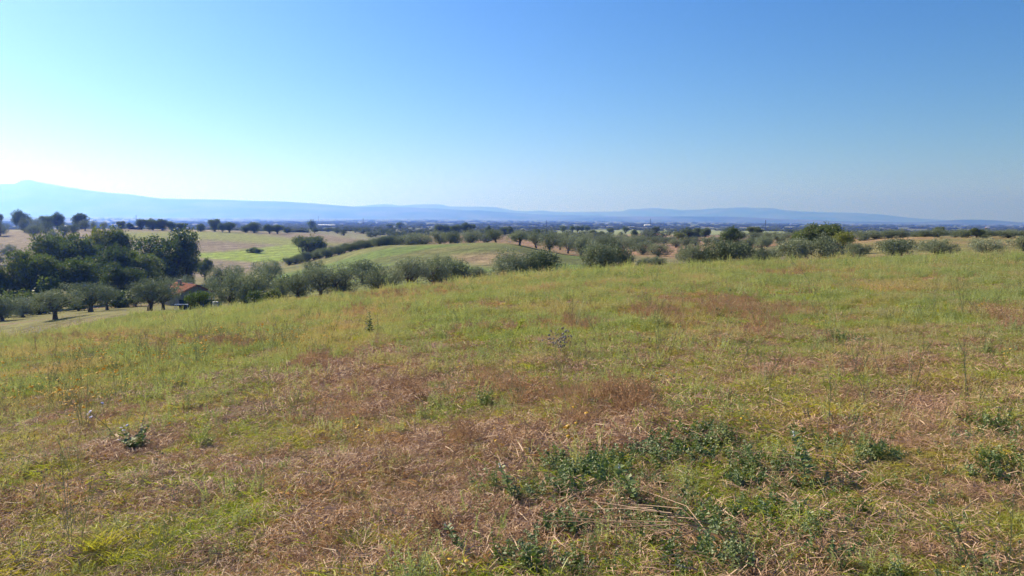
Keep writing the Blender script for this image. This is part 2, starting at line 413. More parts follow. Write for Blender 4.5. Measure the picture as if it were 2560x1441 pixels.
# far right meadows
rm = sstep(85, 100, Y) * (1 - sstep(300, 340, Y)) * sstep(2030, 2080, px)
col = lay(col, (.20, .18, .07), rm)
col = lay(col, (.27, .18, .10), rm * poly_mask(px_, py_, [(2080, 596), (2330, 590), (2350, 598), (2200, 604), (2080, 618)], 4) * .8)
col = lay(col, (.33, .22, .12), rm * sstep(.52, .66, n3) * .5)
# left slope: pink stubble, pale green strips and the bright green valley crop
sl = sstep(225, 245, Y) * (1 - sstep(520, 620, Y)) * (1 - sstep(930, 985, px))
sl = np.where((px > 640) & (py > 657), 0, sl)
col = lay(col, (.205, .165, .115), sl)
col = lay(col, (.17, .135, .095), sl * sstep(.45, .62, fbm(X, Y / 2, 30, 4, 41)) * .6)
g1 = poly_mask(px_, py_, [(300, 580), (560, 578), (700, 592), (760, 604), (880, 612), (740, 616), (600, 606), (480, 598), (400, 600), (300, 600)], 5)
col = lay(col, (.20, .225, .055), sl * g1 * .95)
g0 = poly_mask(px_, py_, [(-60, 562), (60, 562), (130, 572), (60, 577), (-60, 580)], 4)
col = lay(col, (.27, .25, .13), sl * g0 * .8)
tr = np.sin((py + .12 * px) * .9 + 3 * n1) * .5 + .5
col = lay(col, (.19, .14, .11), sl * sstep(.6, 1, tr) * poly_mask(px_, py_, [(500, 596), (620, 604), (760, 618), (700, 640), (520, 622)], 6) * .6)
g2 = poly_mask(px_, py_, [(495, 632), (560, 630), (640, 622), (720, 612), (790, 614), (860, 628), (800, 642), (700, 655), (640, 656), (560, 650), (495, 645)], 3)
col = lay(col, (.20, .28, .035), sl * g2)
col = lay(col, (.23, .26, .06), sl * g2 * sstep(.4, .65, n3) * .5)
sc2 = poly_mask(px_, py_, [(800, 583), (1000, 575), (1000, 600), (930, 603), (850, 592)], 4) * (Y > 300)
col = lay(col, (.20, .20, .12), sc2)
# the plain: long patches of fields and scrub
far = sstep(520, 640, Y)
pn = vnoise(X / 190 + n1 * 1.5, np.log(Ys) * 16 + n1 * 2, 51)
pn2 = vnoise(X / 420 + 5, np.log(Ys) * 30, 53)
pc = np.where((pn > .62)[:, None], [[.16, .165, .10]], np.where((pn > .45)[:, None], [[.12, .15, .075]], [[.085, .105, .06]]))
pc = np.where(((pn2 > .70) & (Y < 3500))[:, None], [[.19, .16, .11]], pc)
col = col * (1 - far[:, None]) + pc * far[:, None]
pg = poly_mask(px, py, [(1380, 578), (1560, 574), (1840, 575), (1960, 578), (1960, 585), (1700, 588), (1500, 594), (1380, 590)], 2) * (Y > 320)
col = lay(col, (.235, .27, .13), pg)
pr = poly_mask(px, py, [(1500, 596), (1560, 587), (1640, 584), (1700, 590), (1680, 596)], 2) * (Y > 320)
col = lay(col, (.38, .26, .17), pr)
pb = poly_mask(px, py, [(560, 562), (700, 565), (780, 569), (700, 577), (560, 578), (440, 577), (300, 574), (300, 569)], 2) * (Y > 520)
col = lay(col, (.34, .26, .19), pb * .8)
ca = me.color_attributes.new('soil', 'FLOAT_COLOR', 'POINT')
ca.data.foreach_set('color', np.hstack([np.clip(col, 0, 1), np.ones((nv, 1))]).ravel().astype(np.float32))
fu = me.attributes.new('furrow', 'FLOAT', 'POINT')
fu.data.foreach_set('value', np.clip(sl * .9 + hill * .45 + rm * .3, 0, 1).astype(np.float32))
gm, nt, N, L = newmat('field_ground')
out = N.new('ShaderNodeOutputMaterial'); p = N.new('ShaderNodeBsdfPrincipled'); L.new(p.outputs[0], out.inputs[0])
p.inputs['Roughness'].default_value = .95; p.inputs['Specular IOR Level'].default_value = .15
at = N.new('ShaderNodeAttribute'); at.attribute_name = 'soil'
geo = N.new('ShaderNodeNewGeometry')
prev = at.outputs['Color']
for scale, amt in ((.35, .5), (2.2, .45), (14, .4)):
    nz = N.new('ShaderNodeTexNoise'); nz.inputs['Scale'].default_value = scale; nz.inputs['Detail'].default_value = 7; nz.inputs['Roughness'].default_value = .65
    L.new(geo.outputs['Position'], nz.inputs['Vector'])
    mr = N.new('ShaderNodeMapRange'); mr.inputs[1].default_value = .3; mr.inputs[2].default_value = .7
    mr.inputs[3].default_value = 1 - amt; mr.inputs[4].default_value = 1 + amt; L.new(nz.outputs['Fac'], mr.inputs[0])
    mm = N.new('ShaderNodeMix'); mm.data_type = 'RGBA'; mm.blend_type = 'MULTIPLY'; mm.inputs[0].default_value = 1
    L.new(prev, mm.inputs[6]); L.new(mr.outputs[0], mm.inputs[7]); prev = mm.outputs[2]
fa = N.new('ShaderNodeAttribute'); fa.attribute_name = 'furrow'
mp = N.new('ShaderNodeMapping'); mp.inputs['Rotation'].default_value = (0, 0, math.radians(38)); L.new(geo.outputs['Position'], mp.inputs['Vector'])
for sc_, dist, lo in ((.085, 7.0, .84), (.028, 5.0, .86)):
    wv = N.new('ShaderNodeTexWave'); wv.inputs['Scale'].default_value = sc_; wv.inputs['Distortion'].default_value = dist; wv.inputs['Detail'].default_value = 4; wv.inputs['Detail Scale'].default_value = .6
    L.new(mp.outputs[0], wv.inputs['Vector'])
    mr = N.new('ShaderNodeMapRange'); mr.inputs[3].default_value = lo; mr.inputs[4].default_value = 1.12; L.new(wv.outputs['Fac'], mr.inputs[0])
    mm = N.new('ShaderNodeMix'); mm.data_type = 'RGBA'; mm.blend_type = 'MULTIPLY'; L.new(fa.outputs['Fac'], mm.inputs[0])
    L.new(prev, mm.inputs[6]); L.new(mr.outputs[0], mm.inputs[7]); prev = mm.outputs[2]
L.new(prev, p.inputs['Base Color'])
bp = N.new('ShaderNodeBump'); bp.inputs['Strength'].default_value = .8; bp.inputs['Distance'].default_value = .06
L.new(nz.outputs['Fac'], bp.inputs['Height']); L.new(bp.outputs[0], p.inputs['Normal'])
me.materials.append(gm)
at_attr(obj('ground', me), 'rolling farmland of dry grass, stubble and green fields', kind='structure')

# ------------------------------------------------------------------ mountains
mm_, nt, N, L = newmat('mountain_scrub')
out = N.new('ShaderNodeOutputMaterial'); p = N.new('ShaderNodeBsdfPrincipled'); L.new(p.outputs[0], out.inputs[0]); p.inputs['Roughness'].default_value = 1
p.inputs['Specular IOR Level'].default_value = 0
geo = N.new('ShaderNodeNewGeometry'); nz = N.new('ShaderNodeTexNoise'); nz.inputs['Scale'].default_value = .0011; nz.inputs['Detail'].default_value = 8
L.new(geo.outputs['Position'], nz.inputs['Vector']); cr = N.new('ShaderNodeValToRGB'); L.new(nz.outputs['Fac'], cr.inputs[0])
cr.color_ramp.elements[0].position = .38; cr.color_ramp.elements[0].color = (.045, .06, .035, 1)
cr.color_ramp.elements[1].position = .66; cr.color_ramp.elements[1].color = (.15, .14, .09, 1); L.new(cr.outputs[0], p.inputs['Base Color'])
def mountains(name, label, D, prof, depth, seed):
    prof = np.array(prof, float); pxs = np.arange(prof[0, 0], prof[-1, 0] + 1, 8.0)
    tops = pchip(prof[:, 0], prof[:, 1].copy(), pxs)
    ts = np.linspace(-1, 1, 25); V = []
    for t in ts:
        Yr = D + t * depth
        Xr = (pxs - W2) / F * Yr
        base = ground_z(Xr, np.full_like(Xr, 12000.0)) * 1.05 - 25
        s0 = (pxs - W2) / F * D
        top = np.array([z_for(a, D, b) for a, b in zip(pxs, tops)])
        gul = fbm(s0 + 900 * seed, np.full_like(s0, Yr), 1500, 5, seed) - .5
        shp = (1 - abs(t)**1.5)
        z = base + (top - base) * shp * (1 + gul * 1.0 * min(1, abs(t) * 3) * (1 - abs(t)))
        z += (fbm(s0, s0 * 0 + 9, 900, 5, seed + 3) - .5) * D * .0022 * (1 - abs(t))
        V.append(np.stack([Xr, np.full_like(Xr, Yr), z], 1))
    V = np.array(V); n = len(pxs); b = MB()
    b.add(V.reshape(-1, 3), [(i * n + j, i * n + j + 1, (i + 1) * n + j + 1, (i + 1) * n + j) for i in range(len(ts) - 1) for j in range(n - 1)])
    at_attr(obj(name, b.mesh(name, mm_, True)), label, kind='structure')
mountains('mountains', 'long blue mountain ridge highest at the left', 17000,
          [(-500, 500), (-300, 482), (-100, 464), (0, 461), (44, 460), (60, 452), (78, 450), (100, 455), (120, 458), (200, 472), (300, 486), (370, 495), (450, 497), (640, 503), (700, 504), (760, 507), (840, 513), (900, 517), (1000, 519), (1100, 523), (1200, 527), (1300, 533), (1400, 537), (1600, 543), (1900, 548), (2100, 553), (2300, 558), (2560, 566), (3200, 575)], 3000, 1)
mountains('mountains', 'pale far mountain chain along the horizon', 25000,
          [(700, 540), (800, 524), (880, 517), (960, 511), (1000, 515), (1040, 512), (1090, 510), (1130, 516), (1230, 518), (1290, 526), (1325, 528), (1345, 526), (1400, 530), (1500, 530), (1550, 529), (1570, 523), (1620, 523), (1660, 524), (1700, 526), (1780, 522), (1860, 519), (1920, 520), (1960, 526), (2080, 532), (2180, 535), (2260, 544), (2350, 550), (2500, 553), (2560, 556), (2800, 560), (3200, 566)], 3500, 5)
mountains('hills', 'low dark blue foothills on the right', 13500,
          [(1300, 556), (1400, 548), (1500, 544), (1600, 542), (1750, 541), (1900, 545), (2000, 549), (2100, 553), (2200, 556), (2320, 554), (2400, 550), (2460, 551), (2560, 557), (2700, 562), (3000, 572)], 1500, 9)

# ------------------------------------------------------------------ haze
hz = MB(); hz.box(-34000, 34000, -15500, 30500, -135, 780)
hm, nt, N, L = newmat('haze'); out = N.new('ShaderNodeOutputMaterial')
pv = N.new('ShaderNodeVolumePrincipled'); L.new(pv.outputs[0], out.inputs['Volume'])
pv.inputs['Color'].default_value = (.12, .265, 1.0, 1); pv.inputs['Density'].default_value = HAZE_D; pv.inputs['Anisotropy'].default_value = .55
pv.inputs['Absorption Color'].default_value = (.75, .75, .9, 1)
ho = obj('haze', hz.mesh('haze', hm)); at_attr(ho, 'thin blue haze over the plain', kind='stuff')

# ------------------------------------------------------------------ light
SUN_AZ, SUN_EL = R(-50), R(33)
wd = bpy.data.worlds.new('World'); sc.world = wd; wd.use_nodes = True; nt = wd.node_tree
sky = nt.nodes.new('ShaderNodeTexSky'); sky.sky_type = 'NISHITA'; sky.sun_disc = False
sky.sun_elevation = SUN_EL; sky.sun_rotation = SUN_AZ; sky.air_density = 1.0; sky.dust_density = SKY[1]; sky.ozone_density = SKY[2]; sky.altitude = 100
bg = nt.nodes['Background']; bg.inputs[1].default_value = SKY[0]; hsv = nt.nodes.new('ShaderNodeHueSaturation'); hsv.inputs['Saturation'].default_value = SKY[3]; hsv.inputs['Hue'].default_value = .505; nt.links.new(sky.outputs[0], hsv.inputs['Color']); nt.links.new(hsv.outputs[0], bg.inputs[0])
sl_ = bpy.data.lights.new('sun', 'SUN'); sl_.energy = 5.0; sl_.angle = R(.5); sl_.color = (1, .88, .70)
so = bpy.data.objects.new('sun', sl_); C.objects.link(so)
sd = Vector((math.sin(SUN_AZ) * math.cos(SUN_EL), math.cos(SUN_AZ) * math.cos(SUN_EL), math.sin(SUN_EL)))
so.rotation_euler = sd.to_track_quat('Z', 'Y').to_euler(); so.location = (-30, 20, 40)
sc.view_settings.view_transform = 'Standard'; sc.view_settings.look = 'None'; sc.view_settings.gamma = 1; sc.view_settings.exposure = EXPO
sc.cycles.use_denoising = True; sc.cycles.denoiser = 'OPENIMAGEDENOISE'; sc.cycles.denoising_prefilter = 'FAST'
sc.cycles.max_bounces = 7; sc.cycles.diffuse_bounces = 3; sc.cycles.transmission_bounces = 4; sc.cycles.volume_bounces = 1
sc.cycles.transparent_max_bounces = 8; sc.cycles.sample_clamp_indirect = 4
# ------------------------------------------------------------------ trees
# kind, image column, distance, row of the top, width in columns, label
if DO_TREES:
    G = {'u': 'dark undergrowth bushes behind the field-edge olives', 'n': 'olive trees along the lower edge of the field', 'r': 'olive trees on the bare slope at the left', 'c': 'olive row behind the rounded green hill',
         'g': 'olive trees of the grove beyond the rounded hill', 'h': 'olive hedge row at the far edge of the right meadow', 'w': 'big oaks of the dark wood at the left',
         'f': 'oaks on the far rim of the left fields', 's': 'olive bushes climbing the shoulder of the green hill', 'p': 'small olives of the grey-green far grove'}
    T = [
    ('olive_tall', 138, 75, 712, 102, 'wide grey-green olive with a thick dark trunk at the lower left field edge', 'n'),
    ('olive_tall', 226, 104, 707, 96, 'rounded olive standing just behind the wide olive with thick trunk', 'n'),
    ('olive_tall', 268, 112, 712, 55, 'narrow pale olive at the right side of the rounded olive pair', 'n'),
    ('olive_tall', 374, 90, 697, 100, 'olive with a bare forked trunk leaning at the field edge left of the house', 'n'),
    ('olive_tall', 408, 104, 704, 72, 'olive with straight dark trunk right behind the fork-trunked one', 'n'),
    ('olive', 6, 100, 735, 74, 'shaded olive cut by the left edge of the photo under the oak wood', 'n'),
    ('olive', 58, 108, 742, 58, 'small dim olive between the left edge and the wide thick-trunked olive', 'n'),
    ('olive', 436, 132, 692, 60, 'pale olive behind the orange roof of the house, left one of two', 'n'),
    ('olive', 470, 142, 690, 44, 'pale olive behind the orange roof of the house, right one of two', 'n'),
    ('fruit', 478, 71, 731, 38, 'young green fruit tree with an orange trunk in front of the house', None),
    ('fruit', 502, 71, 726, 46, 'young leafy fruit tree with a thin dark trunk in front of the house', None),
    ('olive', 577, 84, 676, 82, 'tall pale olive right of the house, left half of a merged pair', 'n'),
    ('olive', 632, 84, 674, 86, 'tall olive right of the house, right half of a merged pair', 'n'),
    ('olive_tall', 672, 150, 652, 66, 'lone leaning olive on the foot of the green hill', 'n'),
    ('olive', 545, 150, 664, 58, 'greyish olive behind the house beside the oak wood', 'n'),
    ('olive', 586, 155, 663, 48, 'small olive between the oak wood and the lone leaning olive', 'n'),
    ('olive', 528, 132, 694, 40, 'low olive right against the gable of the house', 'n'),
    ('shrub', 682, 74, 722, 38, 'bright green bush under the olives at the field edge', None),
    ('shrub', 642, 76, 728, 44, 'dark green bush low between two field-edge olives', None),
    ('olive', 706, 92, 695, 52, 'low dark olive right of the bright green bush', 'n'),
    ('olive', 745, 84, 681, 66, 'olive with pale splayed limbs showing at its foot', 'n'),
    ('olive_tall', 800, 86, 667, 76, 'broad olive whose forked limb arches open, left crown', 'n'),
    ('olive', 852, 86, 664, 86, 'broad olive whose forked limb arches open, right crown', 'n'),
    ('olive', 786, 132, 653, 66, 'dark olive showing above the arched-limb olives, against the green hill', 'n'),
    ('olive', 905, 126, 650, 78, 'blue-green olive above the row, third from the leaning one', 'n'),
    ('olive', 940, 82, 668, 84, 'round dense olive in the field-edge row right of the arched limbs', 'n'),
    ('olive_low', 985, 112, 672, 40, 'small olive squeezed behind the field-edge row at the hill foot', 'n'),
    ('olive_tall', 1022, 72, 645, 84, 'olive with hollow dark trunk at the crest of the weeds', 'n'),
    ('olive', 1086, 76, 643, 84, 'full olive standing just right of the hollow-trunk olive', 'n'),
    ('olive_low', 1146, 80, 651, 82, 'dense dark olive closing the row on the crest', 'n'),
    ('olive_low', 1196, 84, 668, 46, 'low olive tapering off left of the biggest crest olive', 'n'),
    ('olive_low', 1272, 62, 628, 112, 'biggest olive on the crest, its pale left half', 'n'),
    ('olive_low', 1340, 64, 625, 106, 'biggest olive on the crest, its dark right half', 'n'),
    ('olive_low', 1492, 62, 609, 84, 'pale frosty olive right of the hill, left crown', 'n'),
    ('olive_low', 1540, 64, 605, 84, 'frosty olive right of the hill, dark right crown', 'n'),
    ('olive_low', 1610, 84, 645, 38, 'very low olive top poking over the green weeds, left', 'n'),
    ('olive_low', 1646, 86, 643, 40, 'very low olive top poking over the green weeds, right', 'n'),
    ('olive_low', 1728, 66, 607, 72, 'pale tan olive bush over the crest left of the oak', 'n'),
    ('olive_low', 1796, 66, 600, 110, 'wide tan olive bush over the crest below the round oak', 'n'),
    ('olive_low', 1850, 72, 606, 60, 'olive bush right shoulder of the wide tan bush', 'n'),
    ('olive_low', 1896, 80, 618, 58, 'low pale olive dome between the two big bush groups', 'n'),
    ('olive_low', 1934, 82, 621, 34, 'tiny olive dome beside the low pale one', 'n'),
    ('olive_low', 1985, 66, 598, 78, 'pale cream olive bush in front of the black-green oaks', 'n'),
    ('olive_low', 2052, 66, 588, 92, 'tall cream olive bush in front of the black-green oaks', 'n'),
    ('oak', 2008, 130, 571, 58, 'black-green oak, lower of the pair on the right skyline', None),
    ('oak', 2054, 130, 561, 76, 'black-green oak, taller of the pair on the right skyline', None),
    ('oak_light', 2108, 110, 581, 52, 'yellow-green oak right behind the cream olive bushes', None),
    ('olive_low', 2138, 88, 608, 56, 'small low olive dome first in the right meadow row', 'n'),
    ('olive_low', 2236, 92, 598, 92, 'long low olive second in the right meadow row', 'n'),
    ('olive_low', 2341, 96, 597, 92, 'dark box-shaped olive alone in the right meadow', 'n'),
    ('olive', 2464, 104, 594, 84, 'rounded olive with visible short trunk and shadow in the right meadow', 'n'),
    ('olive', 2556, 112, 586, 56, 'pale olive cut by the right edge of the photo', 'n'),
    ('oak', 1830, 190, 570, 56, 'round green oak with thin trunk above the tan bushes', None),
    ('oak', 1882, 330, 568, 34, 'dark dome oak further back right of the round green oak', None),
    ('oak', 1722, 420, 571, 34, 'left oak of the dark clump on the plain edge', None),
    ('oak', 1744, 420, 571, 26, 'middle oak of the dark clump on the plain edge', None),
    ('oak', 1762, 410, 571, 24, 'right small oak of the dark clump on the plain edge', None),
    ('oak', 770, 395, 592, 70, 'single big dark oak beside the bright green valley crop', None),
    ('shrub', 632, 365, 619, 26, 'flat dark shrub patch in the bright green crop, left part', None),
    ('shrub', 645, 362, 621, 22, 'flat dark shrub patch in the bright green crop, right part', None),
    ('oak_light', 262, 205, 573, 90, 'light oak with bare grey dead branches above the dark wood', None),
    ('oak', 298, 205, 579, 62, 'green oak top joined to the one with dead branches', None),
    ('oak', 420, 190, 580, 142, 'largest dark oak, a high dome at the right end of the wood', 'w'),
    ('oak', 346, 172, 632, 104, 'dark oak left below the largest dome', 'w'),
    ('oak', 276, 170, 620, 108, 'dark oak in the middle of the wood with a trunk showing', 'w'),
    ('oak', 146, 178, 588, 116, 'high dark oak towards the left of the wood', 'w'),
    ('oak', 216, 182, 606, 92, 'dark oak between the high left one and the middle one', 'w'),
    ('oak', 80, 133, 632, 112, 'broad dark oak at the front left of the wood', 'w'),
    ('oak', 2, 132, 656, 92, 'dark oak cut by the left photo edge', 'w'),
    ('oak', 190, 138, 650, 104, 'low front oak of the wood above the rounded olive', 'w'),
    ('oak', 314, 148, 660, 90, 'front oak of the wood with its trunk visible beside the forked olive', 'w'),
    ('oak', 466, 200, 640, 60, 'low right skirt oak of the wood above the house', 'w'),
    ('oak', 512, 225, 648, 36, 'small dark oak alone at the right end of the wood', None),
    ('olive', 21, 300, 612, 40, 'olive at the left edge on the pink stubble slope', 'r'),
    ('olive', -6, 285, 638, 30, 'olive sliver at the left edge below its neighbour', 'r'),
    ('olive', 0, 400, 553, 32, 'olive on the ridge cut by the left edge', 'r'),
    ('oak', 55, 500, 528, 40, 'tall loose oak topping the left ridge', 'f'),
    ('oak', -4, 500, 537, 22, 'oak top at the very left edge of the ridge', 'f'),
    ('olive', 62, 430, 545, 26, 'olive on the ridge under the tall loose oak', 'r'),
    ('olive', 90, 425, 547, 28, 'olive joined to its neighbour on the left ridge', 'r'),
    ('olive_tall', 86, 375, 557, 37, 'olive with a clear trunk and shadow on the stubble slope', 'r'),
    ('olive', 116, 400, 553, 30, 'dark olive behind the one with the clear trunk', 'r'),
    ('olive', 130, 350, 573, 27, 'small blue-grey olive lowest on the stubble slope', 'r'),
    ('olive_tall', 159, 370, 561, 25, 'small open olive with thin trunk on the stubble slope', 'r'),
    ('olive_tall', 185, 390, 555, 27, 'olive with thin trunk right of the small open one', 'r'),
    ('oak', 116, 490, 541, 30, 'flat oak of the ridge left of a domed oak', 'f'),
    ('oak', 144, 490, 533, 30, 'domed oak high on the left ridge', 'f'),
    ('oak', 202, 500, 535, 34, 'domed oak with a lower right shoulder on the ridge', 'f'),
    ('olive', 213, 450, 550, 26, 'olive in front of the shouldered domed oak', 'r'),
    ('olive', 234, 455, 552, 14, 'narrow olive beside the shouldered domed oak', 'r'),
    ('olive', 260, 450, 555, 15, 'single little olive right of the domed oaks', 'r'),
    ('oak', 304, 500, 554, 20, 'pale small oak left of the ruined shed', 'f'),
    ('oak', 323, 505, 558, 18, 'dark small oak touching the ruined shed', 'f'),
    ('oak', 355, 505, 549, 23, 'loose oak right of the ruined shed', 'f'),
    ('oak', 382, 510, 548, 30, 'left oak of the dense group of far field oaks', 'f'),
    ('oak', 405, 510, 549, 30, 'right oak of the dense group of far field oaks', 'f'),
    ('oak', 431, 510, 555, 24, 'oak with flat top next to the dense group', 'f'),
    ('oak', 452, 510, 559, 20, 'last low oak next to the dense group', 'f'),
    ('oak', 502, 520, 560, 21, 'isolated round oak on the brown far field', 'f'),
    ('oak', 537, 530, 549, 28, 'tall domed oak at the middle of the far fields', 'f'),
    ('oak', 556, 520, 559, 18, 'small oak filling between two far domed oaks', 'f'),
    ('oak', 574, 520, 557, 26, 'lower twin-topped oak right of the tall domed oak', 'f'),
    ('oak', 614, 530, 563, 20, 'small left oak of a far field clump', 'f'),
    ('oak', 635, 530, 557, 32, 'domed oak of the clump above the brown crop', 'f'),
    ('oak', 674, 540, 562, 26, 'left oak of a far pair on the brown crop edge', 'f'),
    ('oak', 694, 540, 563, 26, 'right oak of a far pair on the brown crop edge', 'f'),
    ('oak', 718, 545, 569, 18, 'tiny low oak right of the far pair', 'f'),
    ('oak_far', 778, 900, 551, 18, 'round oak dome standing by the long white shed', 'f'),
    ('oak', 787, 560, 569, 15, 'small flat oak above the brown crop tip', 'f'),
    ('oak_far', 756, 620, 570, 9, 'left of two tiny trees above the brown crop', 'f'),
    ('oak_far', 765, 620, 571, 9, 'right of two tiny trees above the brown crop', 'f'),
    ('oak_far', 1000, 1100, 556, 20, 'pale green distant dome tree in mid plain', 'f'),
    ('oak_far', 974, 1200, 560, 18, 'flat distant tree left of the pale green dome', 'f'),
    ('oak', 1098, 620, 563, 20, 'left dark oak of the long distant clump', 'f'),
    ('oak', 1118, 620, 564, 24, 'second dark oak of the long distant clump', 'f'),
    ('oak', 1142, 600, 563, 26, 'third dark oak of the long distant clump', 'f'),
    ('oak', 1166, 600, 558, 28, 'highest dark oak of the long distant clump', 'f'),
    ('oak', 1180, 600, 562, 18, 'right end oak of the long distant clump', 'f'),
    ('oak', 1219, 620, 565, 13, 'single distant oak right of the long clump', 'f'),
    ('oak', 1262, 560, 568, 18, 'distant oak behind the first crest gap', 'f'),
    ('oak', 1276, 550, 567, 16, 'dark distant oak at the crest gap', 'f'),
    ('oak', 1341, 420, 574, 18, 'dark oak top behind the olive row', 'f'),
    ('oak_far', 1407, 700, 564, 15, 'violet distant oak at the pale meadow corner', 'f'),
    ('oak_far', 1431, 760, 565, 13, 'first of three distant trees above the pale meadow', 'f'),
    ('oak_far', 1444, 760, 565, 12, 'second of three distant trees above the pale meadow', 'f'),
    ('oak_far', 1455, 760, 564, 12, 'third of three distant trees above the pale meadow', 'f'),
    ('oak_far', 1468, 760, 564, 12, 'distant umbrella tree above the pale meadow', 'f'),
    ('oak', 1482, 440, 576, 24, 'left dome of the dark pair on the pale meadow', 'f'),
    ('oak', 1500, 430, 579, 20, 'right dome of the dark pair on the pale meadow', 'f'),
    ('oak', 1525, 560, 571, 16, 'blue-green round tree on the pale meadow', 'f'),
    ('oak_far', 1563, 650, 566, 14, 'far tree with visible trunk on the pale meadow', 'f'),
    ('shrub', 1552, 560, 580, 10, 'small round shrub on the pale meadow', None),
    ('oak', 1585, 420, 575, 18, 'dark tree column rising over the grove centre', 'f'),
    ('oak', 1624, 400, 583, 15, 'pointed dark tree over the grove', 'f'),
    ('oak', 1600, 390, 588, 20, 'dark low tree right of the column tree', 'f'),
    ('oak', 1640, 620, 568, 19, 'blue-grey square-topped oak by the red barn', 'f'),
    ('oak_far', 1680, 900, 576, 8, 'tiny tree on the pale meadow right of the barn', 'f'),
    ('oak_light', 1700, 300, 582, 30, 'dull small oak left of the round green oak', None),
    ('olive', 1060, 212, 582, 58, 'olive left of centre on the hill crest, half hidden', 'c'),
    ('olive', 1101, 206, 578, 52, 'olive left of the widest crest-row olive', 'c'),
    ('olive', 1126, 206, 578, 40, 'olive touching the widest crest-row olive', 'c'),
    ('olive', 1176, 202, 574, 56, 'widest olive of the row on the hill crest', 'c'),
    ('olive_tall', 1240, 196, 574, 42, 'olive standing free with a gap either side on the hill crest', 'c'),
    ('olive_tall', 1298, 186, 577, 52, 'crest-row olive with an open trunk and long shadow', 'c'),
    ('olive', 1340, 196, 580, 44, 'crest-row olive with its trunk hidden behind the big crest olive', 'c'),
    ('olive', 1374, 184, 581, 58, 'dark olive descending right from the hill crest', 'c'),
    ('olive', 1420, 196, 584, 44, 'olive filling the row right of the descending dark one', 'c'),
    ('olive', 1452, 182, 588, 52, 'last dark olive of the crest row before the frosty olive', 'c'),
    ('olive', 1020, 216, 584, 56, 'olive at the left part of the crest row', 'c'),
    ('olive', 985, 222, 588, 54, 'leftmost full olive of the crest row', 'c'),
    ('olive', 1644, 186, 607, 56, 'dark olive in front of the grove on red soil', 'g'),
    ('olive', 1606, 194, 602, 54, 'olive left of the dark one on red soil', 'g'),
    ('olive', 1905, 150, 590, 38, 'dark little olive beside the round green oak', 'g'),
    ('olive', 1893, 190, 594, 20, 'thin dark olive behind the one beside the oak', 'g'),
    ('olive', 1916, 180, 588, 34, 'olive with wide crown on the brown grove floor', 'g'),
    ('olive', 1948, 200, 585, 36, 'olive right of the wide-crowned one on the grove floor', 'g'),
    ('olive', 1866, 160, 594, 36, 'olive below the right flank of the round green oak', 'g'),
    ('olive', 1715, 240, 592, 32, 'round olive on the open red soil', 'g'),
    ('olive', 1738, 250, 592, 34, 'olive right of the round one on open red soil', 'g'),
    ]
    # the dense middle of the grove on the red soil
    for k, (a, y, t, w) in enumerate([(1470, 205, 596, 48), (1500, 215, 592, 46), (1530, 215, 590, 46), (1560, 222, 592, 44), (1586, 215, 596, 42), (1575, 240, 588, 40), (1545, 250, 585, 38), (1510, 255, 585, 38), (1478, 255, 585, 36), (1600, 260, 590, 36), (1630, 270, 592, 34), (1660, 280, 593, 32), (1440, 235, 583, 38), (1560, 290, 584, 32), (1525, 300, 583, 32), (1610, 300, 589, 30), (1645, 310, 590, 30), (1680, 320, 590, 28), (1400, 230, 582, 36), (1765, 280, 593, 30), (1790, 300, 590, 30), (1690, 260, 596, 34)]):
        T.append(('olive', a, y, t, w, 'grey-green olive crowded in the middle of the red-soil grove', 'g'))
    for a, y, t, w in [(14, 112, 742, 70), (96, 116, 738, 64), (196, 120, 736, 60), (300, 122, 728, 66), (340, 124, 722, 50), (122, 128, 692, 60), (118, 134, 668, 52), (56, 124, 726, 80), (440, 132, 712, 46), (618, 112, 700, 50), (705, 118, 690, 44)]:
        T.append(('shrub', a, y, t, w, 'dark shaded bush in the undergrowth behind the field-edge olives', 'u'))
    # bushes climbing the shoulder of the green hill
    for a, t, w in [(722, 646, 26), (738, 640, 24), (754, 636, 26), (768, 631, 24), (784, 629, 26), (799, 624, 24), (815, 622, 26), (830, 617, 26), (846, 615, 28), (862, 610, 26), (878, 609, 28), (895, 604, 28), (912, 602, 30), (930, 598, 30), (948, 594, 34), (966, 591, 34)]:
        yy = 226 if a < 800 else 220
        T.append(('olive_low', a, yy + random.uniform(-3, 6), t - 1, w * 1.15, 'small silvery olive bush in the line climbing the hill shoulder', 's'))
    # hedge row at the far edge of the right meadow
    for a, t, w, y in [(2150, 578, 46, 176), (2187, 577, 44, 178), (2222, 576, 46, 176), (2250, 574, 40, 178), (2292, 579, 40, 180), (2313, 577, 40, 176), (2346, 571, 56, 174), (2388, 582, 26, 182), (2406, 575, 50, 176), (2468, 573, 50, 176), (2520, 574, 48, 176), (2565, 576, 46, 176)]:
        T.append(('olive_low', a, y, t, w, 'dark bushy olive in the hedge row across the right meadow', 'h'))
    T += [('oak', 2442, 230, 571, 30, 'flat dark green oak top between two hedge-row olives', None), ('oak', 2348, 240, 568, 20, 'dark tree top above the widest hedge-row olive', None)]
    # grove right of the oak, seen as a low band
    for k in range(17):
        T.append(('olive', 1858 + k * 15.5 + random.uniform(-5, 5), random.uniform(220, 330), 580 + random.uniform(-1.5, 2), random.uniform(20, 32), 'pale olive in the band right of the round green oak', 'g'))
    for kk in T:
        k, a, y, t, w, lab, g = kk
        tree(k, a, y, t, w, lab, G.get(g))
    # far groves, small olives standing in loose rows
    cnt = 0
